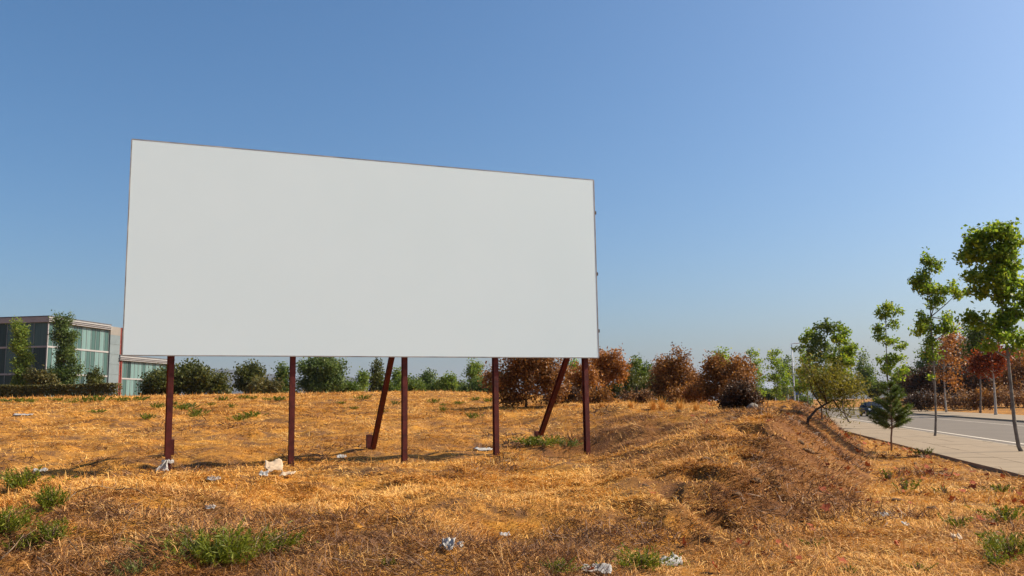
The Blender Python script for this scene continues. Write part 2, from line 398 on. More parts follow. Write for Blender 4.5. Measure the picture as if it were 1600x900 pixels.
def crown_part(root, blobs, mat, ncl, per, size, rng, sig=None, name='crown', up=0.35, aspect=0.62, inner=0.35):
    P, c = blob_points(blobs, ncl, per, sig or size * 1.1, rng, inner)
    V, Fq = leaf_quads(P, size, rng, up, aspect)
    return link(name, fast_mesh(name, V, Fq, mat), root), c
def limbs(mb, trunk, blobs, r0, rng, tips=None, n=6):
    trunk = np.asarray(trunk, float)
    for b in blobs:
        c = np.array(b[:3]); k = np.argmin(np.linalg.norm(trunk - (c - [0, 0, 0.8 * b[5] + 0.25 * np.linalg.norm(c[:2] - trunk[0][:2])]), axis=1)); a = trunk[k]
        mid = (a + c) / 2 + rng.normal(size=3) * 0.08 * np.linalg.norm(c - a)
        end = c + (c - a) * 0.25
        mb.tube([a, mid, c, end], [r0 * 0.6, r0 * 0.42, r0 * 0.28, r0 * 0.08], n)
    if tips is not None:
        bc = np.array([b[:3] for b in blobs])
        for p in tips:
            a = bc[np.argmin(np.linalg.norm(bc - p, axis=1))]
            if np.linalg.norm(p - a) > 1e-3: mb.tube([a, (a + p) / 2 + rng.normal(size=3) * 0.05, p], [r0 * 0.22, r0 * 0.14, r0 * 0.05], 4)

def tree(name, label, cat, Y, u0, trunk_px, blobs_px, mat, bark, r0, ncl, per, size, seed, group=None, ntips=25, depth=1.0, sig=None, up=0.35, aspect=0.62, inner=0.35, base=None, extra=None):
    """u0: pixel column of the base at depth Y; trunk_px: [(u, v)] above the base; blobs_px: (u, v, ru, rv[, depth offset])"""
    rng = np.random.default_rng(seed)
    if group != ST: ncl = int(ncl * 3.2); size = size * 0.98; inner = 0.12
    else: ncl = int(ncl * 1.05); size *= 0.74; r0 *= 0.8; sig = size * 0.6; blobs_px = [(q[0], q[1], q[2] * 0.84, q[3] * 0.70) + tuple(q[4:]) for q in blobs_px]
    if mat is L_olive: ncl = int(ncl * 0.42)
    if base is None:
        p = at(u0, 630, Y); b0 = np.array([p[0], p[1], hz(p[0], p[1])])
    else: b0 = np.array(base, float)
    root = thing(name, label, cat, b0, group)
    sc = Y / F_PX
    tr = [np.array([0, 0, -0.25])] + [at(u, v, Y) - b0 for (u, v) in trunk_px]
    tr = np.array(tr); tr[1:, 1] = tr[1:, 1] * 1.0 + rng.normal(size=len(tr) - 1) * 0.05 * sc * 20
    # resample
    tt = np.linspace(0, 1, 9); ti = np.linspace(0, 1, len(tr)); tp = np.stack([np.interp(tt, ti, tr[:, k]) for k in range(3)], 1)
    blobs = []
    for q in blobs_px:
        p = at(q[0], q[1], Y) - b0; ru, rv = q[2] * sc, q[3] * sc
        dy = q[4] * sc if len(q) > 4 else rng.uniform(-0.5, 0.5) * ru
        blobs.append([p[0], p[1] + dy, p[2], ru * 0.8, ru * 0.8 * depth, rv * 0.8])
        for _ in range(4):
            d = rng.normal(size=3); d[2] = d[2] * 0.8 + 0.25; d /= np.linalg.norm(d); f = rng.uniform(0.25, 0.5)
            q_ = 1 + 0.9 * max(d[2], 0); blobs.append([p[0] + d[0] * ru, p[1] + dy + d[1] * ru, p[2] + d[2] * rv, ru * f / q_ ** .5, ru * f / q_ ** .5, rv * f * q_])
    if group not in (ST, PG, UG):
        for _ in range(3):
            q = blobs[5 * rng.integers(0, len(blobs_px))]
            blobs.append([q[0] + rng.normal() * q[3] * .4, q[1] + rng.normal() * q[3] * .4, q[2] + q[5] * rng.uniform(.8, 1.15), q[3] * .26, q[3] * .26, q[5] * rng.uniform(.4, .75)])
    cr, cl = crown_part(root, blobs, mat, ncl, per, size, rng, sig, 'crown', up, aspect, inner)
    mb = MB(); rad = np.linspace(r0, r0 * 0.25, 9); rad[0] = r0 * 1.25
    mb.tube(tp, rad, 8)
    limbs(mb, tp[3:], blobs[::5], r0 * 0.7, rng, cl[rng.choice(len(cl), min(ntips, len(cl)), False)] if ntips else None)
    mb.build('trunk', bark, root, smooth=True)
    return root

PG = 'columnar poplars before the glass building'; UG = 'dry undergrowth at the foot of the wood'
G = lambda *s: [(p, c) for p, c in zip((0.12, 0.4, 0.68, 0.95), s)]
L_plane = leafmat('plane_leaves', G((0.0627, 0.1104, 0.0130), (0.1185, 0.1841, 0.0182), (0.2091, 0.2651, 0.0234), (0.3903, 0.3681, 0.0260)), 0.5, 0.8, 1.5)
L_dark = leafmat('dark_evergreen_leaves', G((0.0274, 0.0359, 0.0090), (0.0548, 0.0673, 0.0140), (0.0979, 0.1046, 0.0200), (0.1663, 0.1495, 0.0280)), 0.3, 0.5)
L_green = leafmat('mid_green_leaves', G((0.0334, 0.0620, 0.0144), (0.0684, 0.1102, 0.0204), (0.1216, 0.1653, 0.0288), (0.2128, 0.2342, 0.0384)), 0.42, 0.4, 1.3)
L_lime = leafmat('light_green_leaves', G((0.0675, 0.1120, 0.0216), (0.1200, 0.1820, 0.0288), (0.1950, 0.2450, 0.0408), (0.3000, 0.3080, 0.0540)), 0.45, 0.5, 1.3)
L_poplar = leafmat('poplar_leaves', G((0.0362, 0.0607, 0.0176), (0.0653, 0.1080, 0.0264), (0.1232, 0.1688, 0.0418), (0.2030, 0.2295, 0.0605)), 0.38, 0.5, 1.2)
L_olive = leafmat('olive_leaves', G((0.0825, 0.0798, 0.0144), (0.1500, 0.1377, 0.0192), (0.2400, 0.2030, 0.0288), (0.3600, 0.2755, 0.0420)), 0.45, 0.7, 1.2)
L_pine = leafmat('pine_needles', G((0.0364, 0.0576, 0.0119), (0.0728, 0.1104, 0.0172), (0.1300, 0.1776, 0.0264), (0.2340, 0.2640, 0.0396)), 0.2, 1.5)
L_brown = leafmat('dead_brown_leaves', G((0.0750, 0.0311, 0.0120), (0.1725, 0.0732, 0.0224), (0.3150, 0.1373, 0.0329), (0.5100, 0.2379, 0.0538)), 0.3, 0.6, 1.1)
L_orange = leafmat('dead_orange_leaves', G((0.1350, 0.0475, 0.0151), (0.2700, 0.1040, 0.0252), (0.4185, 0.1708, 0.0353), (0.5940, 0.2822, 0.0630)), 0.32, 0.6, 1.1)
L_tan = leafmat('tan_dry_leaves', G((0.1080, 0.0540, 0.0264), (0.2040, 0.1020, 0.0480), (0.3120, 0.1680, 0.0780), (0.4320, 0.2520, 0.1200)), 0.32, 0.6, 1.1)
L_red = leafmat('red_leaves', G((0.1037, 0.0173, 0.0076), (0.2074, 0.0378, 0.0108), (0.3110, 0.0648, 0.0151), (0.3888, 0.1188, 0.0216)), 0.4, 0.7, 1.2)
L_darkbrown = leafmat('dark_brown_leaves', G((0.0224, 0.0112, 0.0070), (0.0490, 0.0238, 0.0126), (0.0910, 0.0448, 0.0210), (0.1680, 0.0770, 0.0308)), 0.2, 0.6)
L_hedge = leafmat('hedge_leaves', G((0.0409, 0.0448, 0.0139), (0.0835, 0.0806, 0.0225), (0.1392, 0.1165, 0.0312), (0.2228, 0.1680, 0.0432)), 0.25, 0.35)
L_weed = leafmat('weed_leaves', G((0.0526, 0.0728, 0.0073), (0.1051, 0.1303, 0.0102), (0.1752, 0.1917, 0.0146), (0.2804, 0.2607, 0.0293)), 0.35, 3.0, 1.2)
L_weed2 = leafmat('grey_weed_leaves', G((0.07, 0.09, 0.022), (0.12, 0.145, 0.034), (0.17, 0.19, 0.05), (0.24, 0.24, 0.08)), 0.35, 3.0, 1.1)

# ---- street trees along the near pavement
ST = 'young plane trees along the near pavement'
def street_xy(s, t=8.75): return xy(t, s)
def stbase(s, t=8.75): x, y = xy(t, s); return (x, y, -0.02)
b = stbase(29.28)
tree('plane_tree', 'tallest young plane tree, at the right edge beside the kerb', 'tree', b[1], 0, [(1588, 690), (1583, 630), (1576, 560), (1568, 500), (1560, 430), (1550, 365)],
     [(1548, 362, 34, 18), (1532, 378, 22, 30), (1572, 368, 14, 12), (1550, 400, 42, 32), (1575, 385, 22, 22), (1580, 415, 22, 16), (1545, 435, 38, 26), (1575, 445, 28, 22), (1530, 455, 20, 12), (1562, 465, 26, 16), (1590, 490, 18, 14), (1573, 500, 26, 20), (1518, 498, 18, 14), (1535, 505, 20, 14), (1560, 525, 24, 18), (1592, 530, 20, 14), (1605, 470, 20, 22), (1545, 540, 16, 12), (1578, 545, 10, 10)],
     L_plane, M_bark, 0.085, 900, 10, 0.19, 11, ST, 40, sig=0.17, base=b)
b = stbase(41.0)
tree('plane_tree', 'slender young plane tree standing right of the little pine on the pavement', 'tree', b[1], 0, [(1463, 668), (1461, 600), (1457, 540), (1454, 480), (1452, 410)],
     [(1451, 410, 13, 14), (1447, 428, 18, 14), (1463, 418, 12, 12), (1437, 440, 12, 12), (1450, 452, 20, 18), (1470, 455, 18, 12), (1487, 448, 14, 14), (1492, 460, 12, 12), (1460, 472, 20, 12), (1442, 500, 16, 12), (1435, 505, 10, 8), (1458, 515, 26, 14), (1480, 500, 14, 16), (1488, 512, 10, 8), (1456, 535, 16, 12), (1452, 555, 9, 14), (1465, 560, 7, 8), (1455, 590, 5, 10)],
     L_plane, M_bark, 0.075, 480, 10, 0.19, 12, ST, 30, sig=0.16, base=b)
b = stbase(52.7)
tree('plane_tree', 'young plane tree rising straight behind the little pine', 'tree', b[1], 0, [(1387, 655), (1386, 600), (1385, 540), (1384, 480)],
     [(1387, 480, 13, 12), (1380, 492, 14, 14), (1400, 487, 10, 9), (1377, 512, 14, 12), (1397, 508, 12, 9), (1374, 528, 12, 8), (1390, 533, 16, 8), (1404, 541, 11, 9), (1385, 562, 18, 13), (1405, 560, 14, 11), (1384, 580, 14, 12), (1408, 577, 13, 10), (1400, 590, 12, 8)],
     L_plane, M_bark, 0.07, 330, 10, 0.20, 13, ST, 20, sig=0.18, base=b)
for k, (s, u, lab, bl) in enumerate([
    (66, 1316, 'plane tree with crown leaning right beyond the olive shrub', [(1310, 530, 14, 14), (1318, 518, 10, 12), (1325, 545, 17, 14), (1312, 560, 18, 14), (1328, 565, 12, 10), (1305, 580, 16, 12), (1318, 585, 12, 10)]),
    (78, 1290, 'dense dark crowned plane tree tallest of the roadside clump', [(1288, 512, 13, 14), (1296, 515, 14, 16), (1280, 530, 16, 18), (1300, 545, 18, 18), (1284, 560, 20, 18), (1270, 545, 14, 14), (1290, 585, 20, 16), (1275, 590, 14, 12)]),
    (92, 1262, 'plane tree just right of the street lamp head', [(1262, 532, 13, 14), (1270, 522, 10, 12), (1250, 545, 9, 8), (1262, 560, 18, 18), (1255, 580, 16, 16), (1270, 585, 16, 16), (1258, 605, 16, 14)]),
    (128, 1214, 'bright plane tree left of the street lamp', [(1212, 552, 9, 10), (1207, 562, 8, 9), (1214, 572, 14, 13), (1218, 588, 14, 12), (1224, 600, 14, 10), (1210, 590, 9, 8)]),
    (140, 1230, 'plane tree half hidden behind the lamp pole', [(1229, 562, 7, 8), (1230, 578, 10, 12), (1232, 596, 11, 12)]),
    (158, 1184, 'small plane tree next to the brown bush, farthest left of the street row', [(1181, 553, 8, 9), (1184, 567, 9, 9), (1180, 580, 9, 9), (1188, 593, 8, 8)])]):
    bb = stbase(s, 8.75 if s < 120 else 7.5)
    if s > 120: bl = [(q[0], q[1], q[2] * 1.5, q[3] * 1.3) for q in bl] + [(u, 612, 16, 10)]
    tree('plane_tree', lab, 'tree', bb[1], 0, [(u, 640), (u, 600), (bl[0][0], bl[0][1] + 8)], bl, [L_plane, L_green, L_plane][k % 3], M_bark, 0.09, 80 * len(bl) // 2, 9, 0.24 + 0.0012 * s, 40 + k, ST, 12, sig=0.26, base=bb)

# ---- far pavement trees and the brown wood on the right
tree('maple_tree', 'small tree with bright red crown on pale trunk across the road', 'tree', 78.8, 1556, [(1555, 630), (1552, 590), (1550, 560)],
     [(1552, 563, 20, 14), (1562, 570, 16, 13), (1540, 572, 18, 12), (1555, 545, 14, 12), (1568, 560, 12, 10), (1535, 580, 10, 8)], L_red, M_bark_pale, 0.14, 120, 9, 0.26, 61, None, 12, sig=0.28, base=(43.4, 78.8, 0.0))
tree('plane_tree', 'dark green tree across the road behind the red crown', 'tree', 90, 1530, [(1532, 620), (1530, 560), (1528, 520)],
     [(1525, 520, 14, 16), (1532, 538, 18, 14), (1520, 548, 14, 12), (1535, 560, 16, 14), (1540, 515, 14, 14), (1528, 575, 12, 10)], L_green, M_bark, 0.12, 130, 9, 0.28, 62, None, 12, sig=0.3)
tree('maple_tree', 'thin tree with sparse orange and green leaves across the road', 'tree', 96.0, 1477, [(1477, 620), (1476, 580), (1475, 540)],
     [(1478, 538, 18, 14), (1488, 528, 14, 12), (1470, 555, 16, 12), (1485, 565, 14, 10), (1480, 590, 16, 10), (1490, 600, 10, 8)], L_orange, M_bark_pale, 0.11, 75, 7, 0.28, 63, None, 18, sig=0.35, base=(47.5, 96.0, 0.0))
WG = 'brown and dark trees of the wood across the road'
for k, (u, Y, lab, bl, mat, n) in enumerate([
    (1438, 118, 'round dark brown tree at the left end of the wood', [(1436, 598, 22, 18), (1450, 590, 16, 16), (1428, 610, 16, 12)], L_darkbrown, 90),
    (1452, 130, 'green bushy tree with leaning top at the wood edge', [(1452, 560, 16, 14), (1446, 575, 14, 14), (1462, 580, 16, 14), (1455, 545, 9, 9)], L_green, 70),
    (1476, 122, 'dark tree with orange patches between the thin trunks', [(1478, 585, 22, 18), (1490, 600, 20, 18), (1470, 610, 18, 14)], L_darkbrown, 90),
    (1492, 128, 'tan brown tree with airy top rising in the wood', [(1490, 545, 18, 16), (1498, 560, 20, 16), (1480, 560, 14, 14)], L_tan, 70),
    (1516, 132, 'tall bare grey brown tree standing above the wood', [(1508, 540, 14, 14), (1518, 550, 14, 16), (1512, 566, 18, 14)], L_tan, 45),
    (1522, 116, 'dark green brown tree in the middle of the wood', [(1520, 590, 24, 20), (1506, 605, 18, 16), (1536, 605, 18, 16)], L_darkbrown, 110),
    (1545, 120, 'rusty orange tree behind the red crown', [(1540, 592, 18, 14), (1550, 605, 18, 14)], L_brown, 80),
    (1572, 124, 'brown tree right of the pale trunk', [(1570, 580, 22, 18), (1582, 595, 20, 18), (1560, 600, 18, 16)], L_brown, 100),
    (1600, 118, 'brown tree cut by the right picture edge', [(1600, 575, 24, 22), (1592, 600, 22, 18), (1615, 595, 22, 20)], L_brown, 110),
    (1590, 136, 'dark green tree showing above the wood at the right', [(1582, 556, 18, 16), (1575, 570, 16, 14), (1592, 566, 14, 12)], L_dark, 60),
    (1640, 122, 'dark brown tree beyond the right picture edge', [(1640, 575, 26, 24), (1655, 600, 26, 20)], L_darkbrown, 90)]):
    tree('wood_tree', lab, 'tree', Y, u, [(u, 610), (u, 580), (bl[0][0], bl[0][1])], bl, mat, M_bark_dark, 0.16, n, 10, 0.36, 80 + k, WG, 18, sig=0.42)
for k, (u, Y, lab, bl, mat) in enumerate([
    (1463, 138, 'dark brown tree filling the wood left of the tan airy tree', [(1463, 590, 20, 18), (1470, 605, 20, 16)], L_darkbrown),
    (1504, 140, 'brown tree filling the wood behind the two pale trunks', [(1500, 585, 22, 20), (1512, 602, 20, 18)], L_brown),
    (1560, 138, 'dark tree filling the wood right of the red crown', [(1560, 580, 20, 20), (1566, 602, 22, 18)], L_darkbrown),
    (1418, 136, 'dark green tree at the corner of the wood above the little pine', [(1420, 592, 18, 18), (1410, 606, 16, 14)], L_dark)]):
    tree('wood_tree', lab, 'tree', Y, u, [(u, 612), (u, 585), (bl[0][0], bl[0][1])], bl, mat, M_bark_dark, 0.16, 80, 10, 0.36, 95 + k, WG, 18, sig=0.42)
def bush(name, label, Y, u, v0, blobs, mat, n, per, size, seed, group=None, sig=None, ntips=10, bark=None, cat='bush', base=None):
    return tree(name, label, cat, Y, u, [(u, v0), (u, blobs[0][1] + blobs[0][3] * 0.4)], blobs, mat, bark or M_bark_dark, 0.06, n, per, size, seed, group, ntips, sig=sig, base=base)
UG = 'dry undergrowth at the foot of the wood'
for k, (u, Y, bl, mat, lab) in enumerate([
    (1438, 104, [(1432, 625, 20, 12), (1450, 628, 18, 10)], L_darkbrown, 'low dark shrub left of the thin trunk across the road'),
    (1488, 106, [(1480, 626, 18, 13), (1500, 626, 20, 14)], L_tan, 'low brown shrub between the two pale trunks'),
    (1530, 102, [(1525, 624, 20, 14), (1545, 624, 18, 15)], L_brown, 'low rusty shrub just left of the pale red tree trunk'),
    (1578, 100, [(1570, 622, 20, 16), (1592, 622, 20, 16), (1612, 622, 20, 15)], L_tan, 'low brown shrub at the right picture edge')]):
    bush('dry_shrub', lab, Y, u, 630, bl, mat, 90, 9, 0.27, 120 + k, UG, 0.3)

# ---- olive shrub, young pine in front
q = on_ground(1259, 662)
tree('olive_shrub', 'wispy yellow green shrub with leaning trunk at the end of the mound', 'shrub', q[1], 0, [(1262, 655), (1275, 640), (1292, 630), (1312, 620)],
     [(1308, 607, 26, 12), (1282, 592, 20, 14), (1324, 594, 18, 12), (1298, 580, 16, 10), (1336, 612, 18, 12), (1268, 600, 12, 14), (1315, 628, 18, 10), (1296, 640, 8, 10), (1325, 648, 5, 12), (1260, 575, 10, 12)],
     L_olive, M_bark_dark, 0.05, 380, 8, 0.095, 151, None, 60, sig=0.17, aspect=0.28, base=q)
q = on_ground(1393, 706)
def pine():
    rng = np.random.default_rng(5)
    root = thing('pine_sapling', 'young dark green pine with thin bare trunk at the pavement edge', 'tree', q)
    sc = q[1] / F_PX; H = 103 * sc
    mb = MB(); tp = np.array([[0, 0, -.1], [0.02, 0, H * .2], [0.07, 0, H * .36], [0.10, 0.02, H * .6], [0.10, 0, H * .85], [0.08, 0, H * .99]])
    mb.tube(tp, [0.035, 0.03, 0.027, 0.022, 0.014, 0.005], 8)
    VV, FF, nn = [], [], 0
    for k in range(74):
        h = rng.uniform(0.33, 0.98); a = rng.uniform(0, 2 * math.pi); c = np.array([np.interp(h * H, tp[:, 2], tp[:, 0]), 0, h * H])
        L = (1.02 - h) ** 0.55 * 39 * sc * rng.uniform(0.75, 1.12); rise = 0.18 + 0.5 * h
        d = np.array([math.cos(a), math.sin(a), rise]); tip = c + d * L; md = c + d * L * .5 + [0, 0, -0.05 * L]
        mb.tube([c, md, tip], [0.012, 0.008, 0.003], 5)
        n = int(270 * L / (44 * sc)) + 50; ft = rng.uniform(0.25, 1.03, n)[:, None]
        P = c + (md - c) * np.minimum(ft * 2, 1) + (tip - md) * np.maximum(ft * 2 - 1, 0)
        dr = d / np.linalg.norm(d) * 0.9 + rng.normal(size=(n, 3)) * 0.75; dr[:, 2] += .25; dr /= np.linalg.norm(dr, axis=1)[:, None]
        sd_ = np.cross(dr, rng.normal(size=(n, 3))); sd_ /= np.linalg.norm(sd_, axis=1)[:, None]
        ln = rng.uniform(0.10, 0.19, n)[:, None]
        VV.append(np.stack([P - sd_ * .007, P + sd_ * .007, P + dr * ln], 1).reshape(-1, 3)); FF.append(np.arange(3 * n).reshape(n, 3) + nn); nn += 3 * n
    mb.build('trunk', M_bark_red, root, smooth=True)
    link('needles', fast_mesh('needles', np.concatenate(VV), np.concatenate(FF), L_pine), root)
pine()

# ---- dead bushes and trees behind the mound
DG = 'dead brown trees behind the mound'
def dead(Y, u, lab, bl, mat, n, size, seed, name='dead_tree', cat='tree', sig=0.16, nt=40, per=9, bark=None):
    return tree(name, lab, cat, Y, u, [(u, 628), (u, 600), (bl[0][0], bl[0][1] + 3)], bl, mat, bark or M_bark_dark, 0.07, n, per, size, seed, DG, nt, sig=sig)
dead(40, 822, 'large rounded dead rust brown tree under the board, right of the centre', [(805, 575, 34, 24), (835, 570, 34, 26), (860, 590, 28, 24), (790, 600, 30, 24), (825, 605, 36, 24), (845, 558, 28, 16), (815, 552, 30, 16), (772, 590, 14, 14), (868, 612, 22, 16), (800, 622, 22, 9), (880, 575, 12, 14)], L_brown, 620, 0.12, 201)
dead(46, 908, 'smaller orange dead bush beside the rightmost post', [(905, 600, 20, 18), (912, 585, 18, 16), (925, 605, 16, 18), (893, 612, 12, 12), (910, 618, 20, 12)], L_orange, 240, 0.13, 202)
dead(52, 946, 'orange topped dead tree just right of the board corner', [(948, 560, 18, 14), (960, 570, 17, 14), (940, 576, 16, 14), (955, 588, 22, 14), (970, 582, 10, 12), (935, 592, 10, 10)], L_orange, 230, 0.14, 203)
tree('green_bush', 'dark green bush under the orange topped dead tree', 'bush', 56, 960, [(960, 630), (960, 612)], [(958, 608, 26, 18), (985, 606, 24, 20), (975, 592, 16, 14), (945, 618, 16, 10)], L_dark, M_bark_dark, 0.07, 170, 9, 0.16, 204, None, 14, sig=0.18)
tree('green_tree', 'bright green tree between the orange and the brown dead trees', 'tree', 68, 1002, [(1002, 620), (1000, 590)], [(990, 575, 12, 10), (1003, 583, 18, 14), (1012, 578, 10, 10), (1000, 602, 26, 18), (1022, 600, 16, 16)], L_green, M_bark_dark, 0.1, 170, 9, 0.19, 205, None, 14, sig=0.22)
dead(48, 1062, 'tallest dead brown tree with two pointed tops', [(1063, 565, 13, 17), (1060, 580, 16, 18), (1040, 570, 11, 16), (1036, 585, 13, 15), (1050, 600, 22, 18), (1075, 598, 16, 16), (1085, 605, 12, 14), (1030, 602, 12, 14)], L_brown, 340, 0.125, 206)
tree('olive_shrub', 'dull green shrub left under the two topped dead tree', 'shrub', 50, 1020, [(1020, 628), (1018, 612)], [(1016, 612, 18, 15), (1034, 618, 16, 12), (1002, 618, 14, 11)], L_dark, M_bark_dark, 0.05, 110, 9, 0.14, 207, None, 10, sig=0.16)
dead(42, 1128, 'round dead brown tree beside the burnt heap', [(1120, 580, 20, 15), (1140, 585, 22, 18), (1105, 590, 14, 18), (1128, 605, 26, 18), (1152, 595, 14, 16), (1108, 612, 16, 14), (1166, 582, 12, 14), (1160, 570, 10, 10)], L_brown, 380, 0.115, 208)
dead(44, 1094, 'thin dead orange bush between two brown trees', [(1090, 612, 12, 13), (1080, 618, 10, 10), (1098, 605, 8, 12)], L_orange, 90, 0.12, 209)
tree('green_tree', 'green tree top showing above the round dead tree', 'tree', 90, 1127, [(1127, 600), (1127, 570)], [(1125, 557, 10, 9), (1132, 566, 13, 10), (1118, 568, 8, 8), (1128, 582, 18, 14)], L_plane, M_bark, 0.1, 80, 9, 0.25, 210, None, 10, sig=0.26)
q = on_ground(1160, 638, 60)
tree('burnt_shrub', 'burnt black brown shrub heap with rusty top at the mound crest', 'shrub', q[1] + 0.6, 1160, [(1160, 630), (1160, 622)], [(1160, 620, 20, 13), (1145, 625, 16, 11), (1175, 627, 9, 10), (1158, 609, 14, 7), (1165, 630, 16, 8), (1138, 631, 10, 8)], L_darkbrown, M_bark_dark, 0.05, 330, 10, 0.075, 211, None, 60, sig=0.10)
tree('green_tree', 'small green tree peeping over the dead bush by the rightmost post', 'tree', 85, 898, [(898, 610), (898, 585)], [(898, 575, 8, 8), (900, 590, 12, 12)], L_plane, M_bark, 0.1, 50, 9, 0.22, 212, None, 8, sig=0.24)

for k, (Y, u, lab, bl, mat, n) in enumerate([
    (44, 932, 'low rusty shrub between the rightmost post and the green bush', [(930, 622, 18, 10), (946, 624, 12, 8)], L_brown, 90),
    (47, 995, 'low brown shrub in front of the bright green tree', [(992, 622, 16, 9), (1008, 620, 14, 10)], L_tan, 80),
    (46, 1078, 'low dark brown shrub under the tallest dead tree', [(1072, 620, 16, 12), (1058, 622, 14, 10)], L_brown, 100),
    (40, 1150, 'rusty shrub joining the round dead tree and the burnt heap', [(1150, 610, 16, 14), (1138, 618, 12, 10), (1163, 600, 12, 14)], L_brown, 120),
    (43, 880, 'low dark shrub filling the gap left of the rightmost post', [(880, 618, 16, 10), (866, 622, 14, 8)], L_darkbrown, 90),
    (58, 1040, 'pale pinkish brown shrub behind the two topped dead tree', [(1030, 580, 14, 18), (1046, 592, 16, 18), (1080, 588, 12, 16)], L_tan, 110)]):
    dead(Y, u, lab, bl, mat, n, 0.12, 220 + k, 'dead_shrub', 'shrub', 0.15, 24)
def tufts():
    for k, (u, v, w_, h_) in enumerate([(1020, 640, 14, 18), (1034, 641, 12, 22), (1062, 641, 22, 20), (1088, 642, 16, 16), (985, 637, 14, 13), (1200, 652, 16, 10), (940, 637, 12, 10)]):
        q = on_ground(u, v, 60); sc = math.hypot(q[0], q[1]) / F_PX; rng = np.random.default_rng(900 + k); n = 90
        az = rng.uniform(0, 6.28, n); le = rng.uniform(.1, .5, n); L_ = h_ * sc * rng.uniform(.6, 1.25, n)
        b = rng.normal(size=(n, 2)) * w_ * sc * .13; d = np.stack([np.cos(az) * le, np.sin(az) * le, np.ones(n)], 1) * L_[:, None]
        P = np.stack([b[:, 0], b[:, 1], np.zeros(n) - .05], 1); sd_ = np.stack([-np.sin(az), np.cos(az), az * 0], 1) * 0.012
        V = np.stack([P - sd_, P + sd_, P + d], 1).reshape(-1, 3)
        tag(link('dry_tuft', fast_mesh('dry_tuft', V, np.arange(3 * n).reshape(n, 3), M_straw), None, q), 'pale upright tuft of tall dry grass on the mound crest before the dead trees', 'grass tuft', 'tall dry tufts on the mound crest')
tufts()

